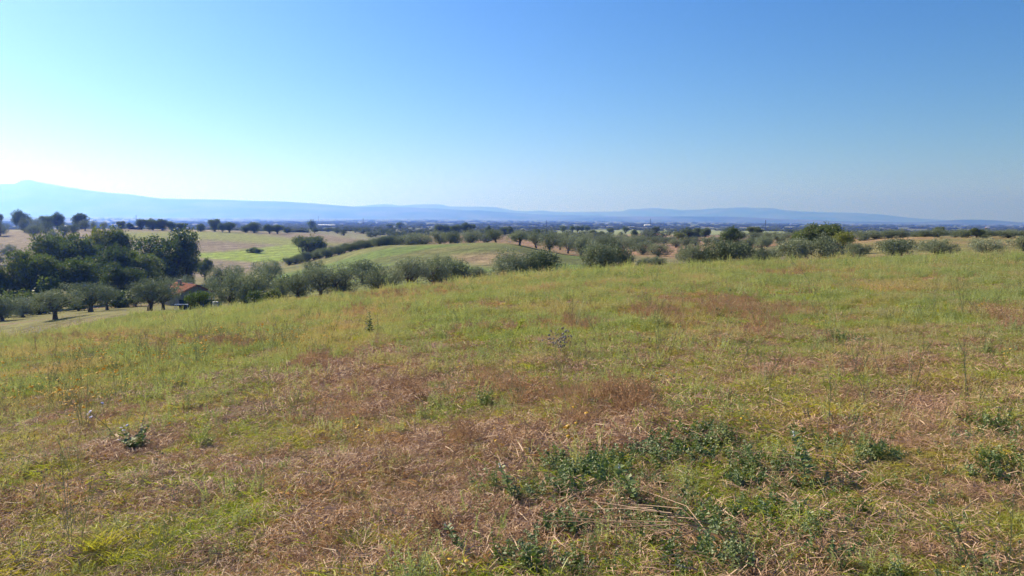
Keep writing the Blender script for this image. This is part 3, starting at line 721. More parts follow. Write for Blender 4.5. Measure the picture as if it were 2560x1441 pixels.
    for (x0, x1, ya, yb, n) in ((870, 1235, 300, 900, 62), (1180, 1780, 340, 640, 52), (790, 1000, 520, 900, 14)):
        for k in range(n):
            u = random.random(); y = ya * (yb / ya)**u; a = random.uniform(x0, x1)
            if 1460 < a < 1720 and y > 420 and a < 1600: continue
            gx, gy = project(np.array(gpt(a, y)))
            if x0 == 870 and a < 960 and float(gy) > 594: continue
            tree('olive_far', a, y, float(gy) - random.uniform(3.6, 4.6) / y * F, random.uniform(5, 7) / y * F, 'tiny silvery olive of the far grove in the plain', G['p'])

# ------------------------------------------------------------------ distant woods of the plain (uncountable)
def gn_scatter(name, P, rot, scl, idx, protos, label, kind='stuff'):
    """plants stand at the vertices of one mesh"""
    me = bpy.data.meshes.new(name); me.vertices.add(len(P)); me.vertices.foreach_set('co', np.asarray(P, np.float32).ravel())
    a = me.attributes.new('turn', 'FLOAT_VECTOR', 'POINT'); a.data.foreach_set('vector', np.asarray(rot, np.float32).ravel())
    a = me.attributes.new('size', 'FLOAT_VECTOR', 'POINT'); a.data.foreach_set('vector', np.asarray(scl, np.float32).ravel())
    a = me.attributes.new('which', 'INT', 'POINT'); a.data.foreach_set('value', np.asarray(idx, np.int32))
    me.update(); o = obj(name, me)
    pc = bpy.data.collections.new(name + '_kinds')
    for i, m in enumerate(protos):
        q = bpy.data.objects.new('%s_plant.%03d' % (name, i), m); pc.objects.link(q)
    g = bpy.data.node_groups.new(name, 'GeometryNodeTree')
    g.interface.new_socket('Geometry', in_out='INPUT', socket_type='NodeSocketGeometry'); g.interface.new_socket('Geometry', in_out='OUTPUT', socket_type='NodeSocketGeometry')
    N, L = g.nodes, g.links
    gi = N.new('NodeGroupInput'); go = N.new('NodeGroupOutput'); ip = N.new('GeometryNodeInstanceOnPoints'); ci = N.new('GeometryNodeCollectionInfo')
    ci.inputs['Collection'].default_value = pc; ci.inputs['Separate Children'].default_value = True; ci.inputs['Reset Children'].default_value = True
    def na(n, t):
        q = N.new('GeometryNodeInputNamedAttribute'); q.data_type = t; q.inputs['Name'].default_value = n; return q.outputs['Attribute']
    e2 = N.new('FunctionNodeEulerToRotation'); L.new(na('turn', 'FLOAT_VECTOR'), e2.inputs[0]); L.new(e2.outputs[0], ip.inputs['Rotation'])
    L.new(gi.outputs[0], ip.inputs['Points']); L.new(ci.outputs[0], ip.inputs['Instance']); ip.inputs['Pick Instance'].default_value = True
    L.new(na('which', 'INT'), ip.inputs['Instance Index']); L.new(na('size', 'FLOAT_VECTOR'), ip.inputs['Scale']); L.new(ip.outputs[0], go.inputs[0])
    md = o.modifiers.new('plants', 'NODES'); md.node_group = g
    at_attr(o, label, kind=kind); return o

if DO_TREES:
    protos = []
    for i in range(5):
        RNG = np.random.default_rng(300 + i); b = MB(); n = 3 + i
        for k in range(n):
            c = np.array([RNG.uniform(-1, 1) * 5 * (n - 1) / 3, RNG.uniform(-2, 2), 2.2]); q = RNG.normal(size=(90, 3)); q /= np.linalg.norm(q, axis=1, keepdims=True)
            P_ = c + q * [3, 3, 2.2] * RNG.uniform(.6, 1.05, (90, 1)); P_[:, 2] = np.maximum(P_[:, 2], .1)
            b.quads(leaf_quads(P_, 2.0, .8))
        protos.append(b.mesh('woodland', leafmat('far_wood%d' % i, (.12, .15, .085), (.24, .265, .18), .2)))
    RNG = np.random.default_rng(33)
    n = 9000
    Yd = 560 * (11000 / 560)**(RNG.uniform(0, 1, n)**1.0); pxd = RNG.uniform(-200, 2760, n); Xd = (pxd - W2) / F * Yd
    dens = vnoise(Xd / 150 + 4, np.log(Yd) * 14, 77); dens2 = vnoise(Xd / 45, np.log(Yd) * 40, 79)
    Zd = ground_z(Xd, Yd); qx, qy = project(np.stack([Xd, Yd, Zd], 1))
    keep = (dens * .55 + dens2 * .45 > .53)
    keep &= ~((qx > 1370) & (qx < 1970) & (qy > 573) & (Yd < 1100))
    keep &= ~((qx > -50) & (qx < 720) & (Yd < 700))
    P_ = np.stack([Xd, Yd, Zd - .3], 1)[keep]; m = len(P_)
    s = RNG.uniform(.7, 1.5, m) * np.clip(P_[:, 1] / 2200, .55, 1.5)
    gn_scatter('distant_woodland', P_, np.stack([np.zeros(m), np.zeros(m), RNG.uniform(-.4, .4, m)], 1), np.stack([s * 1.3, s, s * .75], 1), RNG.integers(0, 5, m), protos, 'hedges and woods scattered over the hazy plain')

# ------------------------------------------------------------------ buildings, masts
M_w = solid('white_sheet', (.75, .75, .73), .6); M_roof = solid('clay_tile', (.30, .10, .06), .8, (.16, .07, .05), 3, .4)
M_sunlit = solid('sunlit_tile', (.52, .17, .07), .75, (.40, .12, .05), 4, .4); M_wall = solid('grey_render', (.26, .26, .27), .9, (.18, .18, .19), 2, .3)  # brighter copy of the roof tile, sunlight on the left slope put into its colour
M_dark = solid('dark_opening', (.02, .025, .03), .4); M_steel = solid('mast_steel', (.12, .13, .14), .5); M_green = solid('green_cloth', (.012, .035, .035), .8, (.02, .05, .045), 5)
def thing(name, label, cat, loc, rz=0, group=None):
    e = bpy.data.objects.new(name, None); C.objects.link(e); e.location = loc; e.rotation_euler = (0, 0, rz); e.empty_display_size = .3
    return at_attr(e, label, cat, group)
def part(name, m, par, build, **k):
    b = MB(); build(b); o = obj(name, b.mesh(name, m), par)
    if k.get('label'): o['label'] = k['label']
    return o
# the farmhouse under the oaks
hx, hy, hz_ = gpt(489, 122)
H = thing('farmhouse', 'low stone farmhouse with orange tiled roof half hidden by fruit trees', 'house', (hx, hy, hz_ - .2), R(48))
def gable(b, w=2.55, d=4, e=2.2, r=3.35):
    b.add([(-w, -.0, 0), (w, 0, 0), (w, 0, e), (0, 0, r), (-w, 0, e), (-w, .25, 0), (w, .25, 0), (w, .25, e), (0, .25, r), (-w, .25, e)],
          [(0, 1, 2, 3, 4), (9, 8, 7, 6, 5), (0, 5, 6, 1), (1, 6, 7, 2), (4, 9, 5, 0)])
def walls(b):
    gable(b)
    b.box(-2.55, -2.3, .25, 6, 0, 2.2); b.box(2.3, 2.55, .25, 6, 0, 2.2); b.box(-2.55, 2.55, 6, 6.25, 0, 3.2)
wl = part('wall', M_wall, H, walls)
def roofslab(sx):
    def f(b):
        x1 = sx * 3.0; z0, z1 = 3.45, 2.1; y0, y1 = -.5, 6.5; t = .14
        v = [(0, y0, z0), (x1, y0, z1), (x1, y1, z1), (0, y1, z0)]; v += [(x, y, z - t) for x, y, z in v]
        b.add(v, [(0, 1, 2, 3), (7, 6, 5, 4), (0, 4, 5, 1), (1, 5, 6, 2), (2, 6, 7, 3), (3, 7, 4, 0)])
        for k in range(24):
            yy = y0 + .15 + k * .29
            b.tube([(0, yy, z0 + .02), (x1 * 1.01, yy, z1 + .02)], [.05, .05], 5)
    return f
part('roof', M_roof, H, roofslab(1)); part('roof', M_sunlit, H, roofslab(-1), label='tiled roof slope with full sun put into its orange colour')
def post(x, y, h=2.0):
    return lambda b: (b.box(x - .07, x + .07, y - .07, y + .07, 0, h), b.box(x - .1, x + .1, y - .1, y + .1, h, h + .08))
part('post', M_w, H, post(2.9, -.35, 2.0)); part('chimney', M_wall, H, lambda b: (b.box(-.9, -.45, 3.6, 4.05, 2.8, 3.9), b.box(-.98, -.37, 3.52, 4.13, 3.9, 4.0)))
dr = part('door', M_dark, H, lambda b: (b.box(-.5, .5, -.05, -.005, 0, 2.0), b.box(-.6, -.5, -.08, -.006, 0, 2.1), b.box(.5, .6, -.08, -.006, 0, 2.1)))
part('window', M_dark, H, lambda b: (b.box(1.2, 1.9, -.05, -.005, 1.1, 1.9), b.box(1.1, 2.0, -.09, -.006, 1.0, 1.08)))
# dark netting fence and yard things in front of the house
x, y, z = gpt(497, 104)
Fn = thing('net_fence', 'dark green net fence along the yard in front of the farmhouse', 'fence', (x, y, z), R(4))
part('netting', M_green, Fn, lambda b: b.box(-2.6, 2.9, -.02, .02, 0, 1.35))
for k in range(6): part('post', M_steel, Fn, (lambda q: lambda b: b.tube([(q, -.07, 0), (q, -.07, 1.5)], [.035, .035], 6))(-2.55 + k * 1.08))
x, y, z = gpt(539, 98)
Dk = thing('water_drum', 'pale blue round water drum at the right end of the yard', 'drum', (x, y, z))
part('barrel', solid('blue_plastic', (.22, .34, .48), .45), Dk, lambda b: (b.tube([(0, 0, 0), (0, 0, .3), (0, 0, .33), (0, 0, .62), (0, 0, .65), (0, 0, 1.0)], [.32, .33, .36, .36, .33, .31], 16)))
part('lid', M_w, Dk, lambda b: b.tube([(0, 0, 1.0), (0, 0, 1.06)], [.36, .34], 16))
x, y, z = gpt(455, 103)
Tn = thing('garden_table', 'long pale table with thin white legs left in the yard', 'table', (x, y, z), R(5))
part('tabletop', M_w, Tn, lambda b: b.box(-.9, .9, -.4, .4, .74, .78))
for sx in (-.82, .82):
    for sy in (-.33, .33): part('leg', M_w, Tn, (lambda a, c: lambda b: b.tube([(a, c, 0), (a, c, .74)], [.03, .03], 6))(sx, sy))
# long white sheds far out
def shed(px_, Y_, w, h, label, roofm, wallm, d=14, group=None):
    x, y, z = gpt(px_, Y_); S = thing('farm_shed', label, 'shed', (x, y, z - .5), 0, group)
    wl_ = part('wall', wallm, S, lambda b: b.box(-w / 2, w / 2, 0, d, 0, h))
    def rf(b):
        v = [(-w / 2 - .5, -.6, h), (w / 2 + .5, -.6, h), (w / 2 + .5, d / 2, h * 1.35), (-w / 2 - .5, d / 2, h * 1.35), (w / 2 + .5, d + .6, h), (-w / 2 - .5, d + .6, h)]
        v += [(a, c, e + .3) for a, c, e in v]
        b.add(v, [(6, 7, 8, 9), (9, 8, 10, 11), (3, 2, 1, 0), (5, 4, 2, 3), (0, 1, 7, 6), (4, 5, 11, 10), (1, 2, 8, 7), (2, 4, 10, 8), (0, 6, 9, 3), (3, 9, 11, 5)])
    part('roof', roofm, S, rf)
    for k in range(3): part('door', M_dark, wl_, (lambda q: lambda b: b.box(q - 1, q + 1, -.06, -.01, .4, h * .75))(-w / 3 + k * w / 3))
shed(808, 1900, 27, 4.5, 'long white shed left of its shorter twin on the plain', M_w, M_w)
shed(829, 1900, 14, 4, 'short white shed right of the long one on the plain', M_w, M_w)
shed(163, 1500, 9, 3.5, 'small white shed between two oaks on the left plain', M_w, M_w)
shed(225, 5200, 34, 7, 'distant white hall under the foot of the big mountain', M_w, M_w, 30)
shed(1645, 470, 6.5, 1.9, 'small barn with red-brown roof at the edge of the pale meadow', M_roof, solid('brown_wall', (.3, .17, .12)), 5)
shed(1620, 2600, 22, 6, 'pale hall beside the mast right of centre on the plain', M_w, M_w, 20)
shed(2055, 3000, 60, 7, 'pale low hall far behind the black-green oaks', M_w, M_w, 20)
shed(2470, 3000, 12, 6, 'tiny white house between hedge-row olives on the right plain', M_w, M_roof, 10)
shed(335, 505, 5.5, 1.7, 'ruined grey shed among the oaks on the left ridge', solid('old_roof', (.14, .13, .14)), M_wall, 4)
shed(438, 505, 5.5, 1.3, 'low dark lean-to under the flat-topped oak of the far group', solid('old_roof2', (.10, .10, .11)), M_wall, 4)
def mast(px_, Y_, top, label):
    x, y, z = gpt(px_, Y_); g = project(np.array([x, y, z]))[1]; h = (float(g) - top) / F * Y_
    S = thing('lattice_mast', label, 'mast', (x, y, z - .5), random.uniform(0, 1)); w = h * .035
    def tower(b):
        for sx in (-1, 1):
            for sy in (-1, 1): b.tube([(sx * w, sy * w, 0), (sx * w * .45, sy * w * .45, h)], [w * .30, w * .22], 4)
        for k in range(9):
            t = k / 9; q = w * (1 - .55 * t); q2 = w * (1 - .55 * (t + .11))
            for s in (-1, 1):
                b.tube([(-q, s * q, h * t), (q2, s * q2, h * (t + .11))], [w * .12] * 2, 4); b.tube([(s * q, -q, h * t), (s * q2, q2, h * (t + .11))], [w * .12] * 2, 4)
    part('tower', M_steel, S, tower)
    part('antenna', M_steel, S, lambda b: (b.tube([(0, 0, h * .8), (0, 0, h * 1.0)], [w * .9, w * .9], 8), b.tube([(0, 0, h), (0, 0, h * 1.06)], [w * .2, w * .1], 6)))
mast(908, 1500, 546, 'dark lattice mast left of centre above the far groves')
mast(1366, 1500, 551, 'dark lattice mast right of centre above the plain')
mast(1626, 2200, 547, 'faint lattice mast beside the pale halls')
mast(1913, 1300, 550, 'tall slim mast above the band of pale olives on the right')
mast(341, 3000, 538, 'faint mast above the far oaks on the left plain')
mast(796, 3500, 541, 'faint mast behind the long white shed')
mast(1948, 2000, 558, 'short faint mast right of the tall slim one')
# ------------------------------------------------------------------ plants of the field
def blades(mb, n, h0, h1, w, spread, bend, lean=(0, 0), seg=3, flat=0.0, base=(0, 0, 0)):
    """n curved tapering blades or stalks growing from one tuft"""
    for _ in range(n):
        a = RNG.uniform(0, 6.283); r = spread * math.sqrt(RNG.uniform()); h = RNG.uniform(h0, h1)
        p = np.array([math.cos(a) * r, math.sin(a) * r, 0]) + base
        az = RNG.uniform(0, 6.283); tilt = RNG.uniform(.1, 1) * bend
        d = np.array([math.cos(az) * tilt + lean[0], math.sin(az) * tilt + lean[1], 1 - flat]); d /= np.linalg.norm(d)
        side = np.cross(d, [math.cos(az + RNG.uniform(0, 3)), math.sin(az + RNG.uniform(0, 3)), .3]); side /= np.linalg.norm(side) + 1e-9
        V = []; q = p.copy(); dd = d.copy()
        for k in range(seg + 1):
            t = k / seg; ww = w * (1 - t**1.5) * .5 + .0004
            V += [q - side * ww, q + side * ww]
            dd = dd + np.array([math.cos(az) * bend * .45, math.sin(az) * bend * .45, -.12 * bend * (1 + k)]); dd /= np.linalg.norm(dd)
            q = q + dd * h / seg
        mb.add(V, [(2 * k, 2 * k + 1, 2 * k + 3, 2 * k + 2) for k in range(seg)])
def litter(mb, n, l0, l1, w, spread):
    for _ in range(n):
        a = RNG.uniform(0, 6.283); r = spread * math.sqrt(RNG.uniform()); p = np.array([math.cos(a) * r, math.sin(a) * r, RNG.uniform(.0, .05)])
        az = RNG.normal(.6, 1.0); l = RNG.uniform(l0, l1); d = np.array([math.cos(az), math.sin(az), RNG.normal(0, .12)]) * l; s = np.array([-math.sin(az), math.cos(az), RNG.normal(0, .5)]) * w * .5
        m = p + d * .5 + [0, 0, RNG.uniform(-.01, .03)]; e = p + d
        mb.add([p - s, p + s, m + s, m - s, e + s * .4, e - s * .4], [(0, 1, 2, 3), (3, 2, 4, 5)])
def leafy(mb, n, h0, h1, leaf, lw, spread, lean, per=16, top=1.0, low=.1):
    """upright stems set with leaves all the way"""
    for _ in range(n):
        a = RNG.uniform(0, 6.283); r = spread * math.sqrt(RNG.uniform()); h = RNG.uniform(h0, h1)
        p = np.array([math.cos(a) * r, math.sin(a) * r, 0]); d = np.array([RNG.normal() * lean, RNG.normal() * lean, 1]); d /= np.linalg.norm(d)
        s = np.cross(d, [1, .3, 0]); s /= np.linalg.norm(s); e = p + d * h; w = .004
        mb.add([p - s * w, p + s * w, e + s * w * .5, e - s * w * .5], [(0, 1, 2, 3)])
        t = np.linspace(low, top, per)[:, None]; P = p + d * h * t; ang = np.arange(per) * 2.4 + RNG.uniform(0, 6)
        o = np.stack([np.cos(ang), np.sin(ang), RNG.uniform(-.1, .9, per)], 1); o /= np.linalg.norm(o, axis=1, keepdims=True)
        L = leaf * RNG.uniform(.7, 1.2, per)[:, None] * (1.15 - .6 * t); sd = np.cross(o, d); sd /= np.linalg.norm(sd, axis=1, keepdims=True) + 1e-9
        sd = sd + RNG.normal(size=(per, 3)) * .25
        mb.quads(np.stack([P, P + o * L * .5 + sd * L * lw, P + o * L - [0, 0, .01], P + o * L * .5 - sd * L * lw], 1))
def twiggy(mb, n, h0, h1, spread, sub=5, w=.003):
    ends = []
    for _ in range(n):
        a = RNG.uniform(0, 6.283); d = np.array([math.cos(a) * RNG.uniform(.1, .6), math.sin(a) * RNG.uniform(.1, .6), 1]); d /= np.linalg.norm(d); h = RNG.uniform(h0, h1)
        p = np.array([math.cos(a), math.sin(a), 0]) * spread * RNG.uniform(); e = p + d * h
        s = np.cross(d, [0, 1, .2]); s /= np.linalg.norm(s)
        mb.add([p - s * w, p + s * w, e + s * w * .6, e - s * w * .6], [(0, 1, 2, 3)]); ends.append(e)
        for k in range(sub):
            t = RNG.uniform(.35, .9); q = p + d * h * t; dd = d + RNG.normal(size=3) * .5; dd[2] = abs(dd[2]); dd /= np.linalg.norm(dd); e2 = q + dd * h * RNG.uniform(.2, .45)
            mb.add([q - s * w * .6, q + s * w * .6, e2 + s * w * .3, e2 - s * w * .3], [(0, 1, 2, 3)]); ends.append(e2)
    return np.array(ends)
def heads(mb, ends, r, sides=6, thick=.4):
    for e in ends:
        n = RNG.normal(size=3) * .4 + [0, 0, 1]; n /= np.linalg.norm(n); a = np.cross(n, [1, .2, .1]); a /= np.linalg.norm(a); b = np.cross(n, a); rr = r * RNG.uniform(.7, 1.2)
        ang = np.arange(sides) / sides * 6.283
        V = [e + n * rr * thick] + [e + rr * (math.cos(t) * a + math.sin(t) * b) for t in ang] + [e - n * rr * thick]
        mb.add(V, [(0, 1 + k, 1 + (k + 1) % sides) for k in range(sides)] + [(sides + 1, 1 + (k + 1) % sides, 1 + k) for k in range(sides)])

MAT.update(
    straw=leafmat('dry_straw', (.28, .155, .09), (.60, .40, .26), .15, None, .05),
    tan=leafmat('dry_grass', (.34, .205, .095), (.70, .46, .24), .35, (1.1, 1, .8), .04),
    green=leafmat('fresh_grass', (.14, .23, .025), (.46, .50, .09), .45, (1.2, 1.15, .45), .05, hue_pos=((.46, .38, .13), .5)),
    blue=leafmat('fleabane_leaf', (.24, .295, .115), (.46, .48, .24), .45, (1.1, 1.15, .6), .04, hue_pos=((.52, .38, .24), .35)),
    dark=leafmat('mint_leaf', (.06, .11, .032), (.19, .26, .09), .3, (1.1, 1.2, .5), .06),
    rust=leafmat('rust_seed', (.36, .215, .115), (.62, .43, .25), .35, None, .03),
    stem=leafmat('green_stem', (.16, .19, .08), (.27, .28, .12), .15),
    yellow=leafmat('yellow_flower', (.70, .42, .03), (.85, .55, .05), .3), lilac=leafmat('lilac_flower', (.55, .54, .78), (.74, .72, .88), .3),
    grey=leafmat('thistle_head', (.22, .18, .16), (.38, .33, .31), .15), wht=leafmat('white_flower', (.7, .7, .62), (.8, .8, .7), .2),
)
if DO_FIELD:
    P = []; K = {}
    def proto(kind, fn, mat, n=3):
        K[kind] = []
        for i in range(n):
            b = MB(); fn(b); K[kind].append(b.mesh(kind, mat))
    RNG = np.random.default_rng(500)
    proto('straw', lambda b: litter(b, 70, .03, .15, .0032, .20), MAT['straw'], 4)
    proto('tan', lambda b: blades(b, 42, .04, .14, .004, .13, .95), MAT['tan'], 4)
    proto('green', lambda b: blades(b, 46, .04, .14, .0048, .13, .85), MAT['green'], 4)
    proto('mat', lambda b: blades(b, 40, .05, .14, .006, .17, 1.5, flat=.5), MAT['tan'], 3)
    proto('gmat', lambda b: blades(b, 40, .05, .14, .0065, .17, 1.5, flat=.5), MAT['green'], 3)
    proto('blue', lambda b: leafy(b, 14, .12, .36, .05, .2, .22, .28, 15), MAT['blue'], 4)
    proto('dark', lambda b: leafy(b, 4, .08, .28, .045, .38, .08, .55, 18), MAT['dark'], 4)
    def rustp(b):
        e = twiggy(b, 9, .12, .34, .07, 6, .002); heads(b, np.repeat(e, 2, 0) + RNG.normal(size=(len(e) * 2, 3)) * .012, .0075, 4, .8)
    proto('rust', rustp, MAT['rust'], 3)
    def tanhigh(b): blades(b, 24, .25, .55, .004, .1, .28, seg=3)
    proto('reed', tanhigh, MAT['rust'], 2)
    proto('wire', lambda b: heads(b, twiggy(b, 4, .25, .6, .1, 6, .0022), .006, 4, 1), MAT['stem'], 3)
    def ylow(b):
        e = twiggy(b, 3, .2, .45, .1, 3, .0); heads(b, e[RNG.uniform(size=len(e)) < .6], .014, 6, .35)
    proto('yhead', ylow, MAT['yellow'], 3)

    # candidate spots: even over the picture's near ground, denser close by
    def spots(n, y0, y1, smin=-.74, smax=.74, power=1.0):
        Yq = y0 * (y1 / y0)**RNG.uniform(0, 1, n) if power == 0 else np.sqrt(RNG.uniform(y0**2, y1**2, n))
        Xq = RNG.uniform(smin, smax, n) * Yq; Zq = ground_z(Xq, Yq); qx, qy = project(np.stack([Xq, Yq, Zq], 1)); return Xq, Yq, Zq, qx, qy
    def ell(qx, qy, L_, soft=.5):
        m = np.zeros(qx.shape)
        for cx, cy, rx, ry in L_:
            d = np.hypot((qx - cx) / rx, (qy - cy) / ry); m = np.maximum(m, np.clip((1.25 - d) / soft, 0, 1))
        return m
    BARE = [(950, 950, 230, 75), (900, 1010, 160, 60), (1380, 1105, 280, 60), (1540, 1090, 160, 35), (700, 1150, 110, 30), (1000, 1180, 330, 80), (960, 1400, 340, 50), (1150, 1290, 220, 60), (1350, 1330, 150, 60), (250, 1130, 180, 35), (1520, 1255, 150, 40), (1560, 1330, 90, 60), (2330, 1050, 120, 45), (2200, 1010, 120, 20), (2430, 1230, 120, 25), (2110, 1090, 70, 25), (2130, 920, 100, 25), (1000, 880, 140, 25), (1980, 930, 60, 30), (620, 1160, 120, 25), (560, 1400, 120, 30)]
    GREEN = [(600, 950, 150, 45), (640, 1010, 110, 40), (1350, 880, 140, 45), (1480, 920, 160, 35), (1200, 910, 90, 30), (420, 1000, 90, 20), (1750, 1000, 200, 60), (1900, 1080, 160, 60), (2110, 1035, 45, 25), (2400, 960, 160, 50), (2450, 870, 140, 30), (2000, 1180, 60, 60), (1100, 1040, 80, 18), (1140, 1070, 60, 12), (700, 1110, 100, 18), (820, 1120, 90, 18), (160, 1200, 80, 30), (450, 1210, 160, 40), (250, 1340, 200, 60), (950, 1350, 110, 25), (560, 1330, 90, 30), (2450, 1050, 90, 25), (2250, 1230, 200, 60), (1150, 960, 60, 15), (2050, 860, 150, 30), (520, 1230, 120, 30), (870, 700, 1, 1), (1480, 850, 60, 20), (80, 1090, 60, 25), (2150, 760, 180, 30)]
    DARK = [(1390, 1215, 75, 38), (1530, 1180, 70, 28), (1650, 1170, 80, 55), (1760, 1130, 90, 45), (1830, 1190, 70, 55), (1900, 1240, 60, 40), (1640, 1120, 60, 30), (2460, 1110, 70, 35), (2520, 1150, 80, 40), (2490, 1180, 60, 25), (1490, 1310, 60, 25), (1400, 1340, 60, 30), (1660, 1300, 70, 40), (1740, 1330, 80, 40), (1700, 1390, 80, 40), (1980, 1200, 60, 50), (2200, 1120, 60, 30), (1920, 1330, 120, 50), (2060, 1300, 60, 30), (1300, 1420, 80, 30), (1500, 1400, 110, 30), (2040, 1400, 100, 40), (2450, 1400, 90, 30), (2220, 1360, 60, 25), (2500, 885, 40, 12), (2130, 860, 40, 8), (1820, 1420, 100, 30), (1580, 1230, 40, 20), (1290, 1260, 40, 20), (2330, 1190, 60, 20)]
    BROWN = [(1330, 985, 60, 35), (1580, 1010, 60, 38), (1450, 1000, 60, 26), (1460, 1050, 50, 14), (780, 915, 60, 22), (1790, 760, 120, 20), (1910, 830, 60, 18), (1100, 725, 60, 16), (870, 1040, 60, 30), (1720, 825, 50, 14), (2530, 810, 50, 15), (960, 740, 120, 14), (750, 745, 110, 10), (540, 860, 120, 15), (250, 850, 260, 14), (900, 780, 60, 14), (1200, 770, 120, 12), (1650, 790, 100, 12), (2000, 685, 130, 8), (1900, 790, 160, 18), (400, 870, 20, 15), (1420, 820, 90, 14), (1090, 1330, 40, 25), (1170, 1110, 30, 20), (2350, 700, 100, 8), (1240, 960, 60, 22), (980, 985, 90, 25)]
    FLOWER = [(180, 960, 160, 50), (120, 1010, 120, 60), (300, 900, 120, 30), (420, 930, 90, 30), (230, 1020, 60, 60), (90, 900, 110, 40), (560, 880, 200, 25), (880, 1140, 20, 20)]
    out_ = {k: [] for k in K}
    def put(kind, m, Q, smin, smax, tilt=.12, pos=True):
        Xq, Yq, Zq, qx, qy = Q; n = int(m.sum()); cl = (.62 + .75 * vnoise(Xq[m] / .45, Yq[m] / .45, 17)) * (.8 + .4 * vnoise(Xq[m] / 2.2, Yq[m] / 2.2, 19))
        if n == 0: return
        s = RNG.uniform(smin, smax, n) * cl
        out_[kind].append((np.stack([Xq[m], Yq[m], Zq[m] - .005], 1), np.stack([RNG.normal(0, tilt, n), RNG.normal(0, tilt, n), RNG.uniform(0, 6.283, n)], 1), np.stack([s, s, s * RNG.uniform(.8, 1.2, n)], 1)))
    def edge(qx):  # far edge of the weeds
        return np.interp(qx, [-200, 0, 300, 500, 750, 1000, 1280, 1500, 1750, 2050, 2600], [57, 57, 64, 74, 71, 64, 60, 60, 58, 56, 56])
    for (n, y0, y1, near) in ((17000, 2.6, 8, 2), (42000, 8, 20, 1), (90000, 20, 68, 0)):
        Q = spots(n, y0, y1); Xq, Yq, Zq, qx, qy = Q; u = RNG.uniform(0, 1, n)
        ok = Yq < edge(qx)
        jn = (fbm(Xq, Yq, .8, 3, 60) - .5) * 90 * np.clip(8 / Yq, .1, 1.2); jm = (fbm(Xq, Yq, .8, 3, 64) - .5) * 50 * np.clip(8 / Yq, .1, 1.2)
        bx, by = qx + jn, qy + jm
        bare = ell(bx, by, BARE); gr = ell(bx, by, GREEN); dk = ell(bx, by, DARK, .3) * (.25 + .75 * sstep(.42, .56, fbm(Xq, Yq, .55, 3, 88))); bw = ell(bx, by, BROWN); fl = ell(bx, by, FLOWER)
        base = fbm(Xq, Yq, 2.6, 4, 70); fine = fbm(Xq, Yq, .6, 3, 72)
        # how much of the feathery blue-green weed: grows towards the crest
        cr_ = np.interp(qy - np.interp(qx, [0, 300, 500, 750, 1000, 1280, 1500, 1750, 2050, 2560], [835, 795, 768, 738, 712, 690, 668, 645, 630, 635]), [0, 40, 90, 150, 260, 360], [.95, .68, .34, .2, .08, .02])
        blue = np.clip(cr_, 0, .95) * (.25 + .75 * sstep(.36, .55, fine * .5 + base * .5 + .12 * cr_)) * (1 - bw * .85)
        right = np.interp(qx, [1200, 1700, 2100, 2560], [0, .5, .75, .8])
        gprob = np.clip(gr * .9 + ((.42 if near else .30) + .6 * sstep(.38, .56, base * .6 + fine * .4 + .09 * right)), 0, 1) * (1 - bare * .7) * (1 - bw * .6)
        scale = {2: 1.0, 1: 1.05, 0: 1.25}[near]
        pick = np.full(n, 'none', dtype=object)
        v = RNG.uniform(0, 1, n)
        isb = v < blue; pick[isb] = 'blue'
        rest = ~isb
        pick[rest & (v >= blue) & (u < gprob)] = 'green'
        t = rest & (u >= gprob); w = RNG.uniform(0, 1, n)
        pick[t] = 'tan'; pick[t & (w < .32)] = 'mat'; pick[t & (w > .97) & (bw < .2)] = 'rust'
        pick[(pick == 'green') & (w < .45)] = 'gmat'
        pick[(bare > RNG.uniform(.2, 2.8, n)) & (pick != 'blue')] = 'straw'
        pick[(bare > .5) & (pick == 'tan') & (w < .5)] = 'mat'
        pick[(bw > RNG.uniform(.3, 2.6 if near == 2 else 3.5 if near else 7.0, n))] = 'rust'
        pick[(bw > .4) & (pick == 'rust') & (w < .35)] = 'reed'
        pick[(dk > RNG.uniform(.15, 1.2, n)) & (u < .52)] = 'dark'; pick[(qx > 1230 + 200 * fine) & (qy > 1090) & (v > .945) & (bare < .9)] = 'dark'
        pick[(fl > .1) & (v > .98)] = 'wire'; pick[(v > .996) & (bare < .5)] = 'wire'
        # holes so that soil and litter show
        hole = (fine < .36) & (RNG.uniform(0, 1, n) < (.35 if near else .2)); pick[hole & (pick != 'dark')] = 'straw'
        for k in ('blue', 'green', 'gmat', 'tan', 'mat', 'straw', 'rust', 'reed', 'dark', 'wire'):
            m = (pick == k) & ok
            lo, hi = (.55, 1.2)
            if k == 'blue': lo, hi = (.3, .65) if near == 2 else (.35, .65) if near == 1 else (.38, .72)
            if k == 'reed': lo, hi = (.22, .5)
            if k == 'dark': lo, hi = (.38, .8)
            if k == 'rust': lo, hi = (.35, .85)
            if k in ('green', 'tan'): lo, hi = (.4, 1.2)
            if k == 'blue' and not near: put(k, m & (w > .965) & (Yq > 35), Q, 1.3, 2.0, .1)
            put(k, m, Q, lo * scale, hi * scale, .3 if k in ('dark',) else .15)
        m = (fl > .15) & (v > .978) & ok & (Yq < 24); put('yhead', m, Q, .9, 1.35)
        m = (w > .9993) & ok & (Yq < 16); put('yhead', m, Q, .5, 1.0)
    # litter everywhere close by
    Q = spots(9000, 2.6, 13); put('straw', Q[0] > -99, Q, .6, 1.15, .05)
    Q = spots(5000, 2.6, 9); put('gmat', fbm(Q[0], Q[1], .5, 3, 93) > .5, Q, .5, .95, .1)
    Q = spots(9000, 2.6, 10); put('mat', fbm(Q[0], Q[1], .7, 3, 99) > .45, Q, .5, .9, .1)
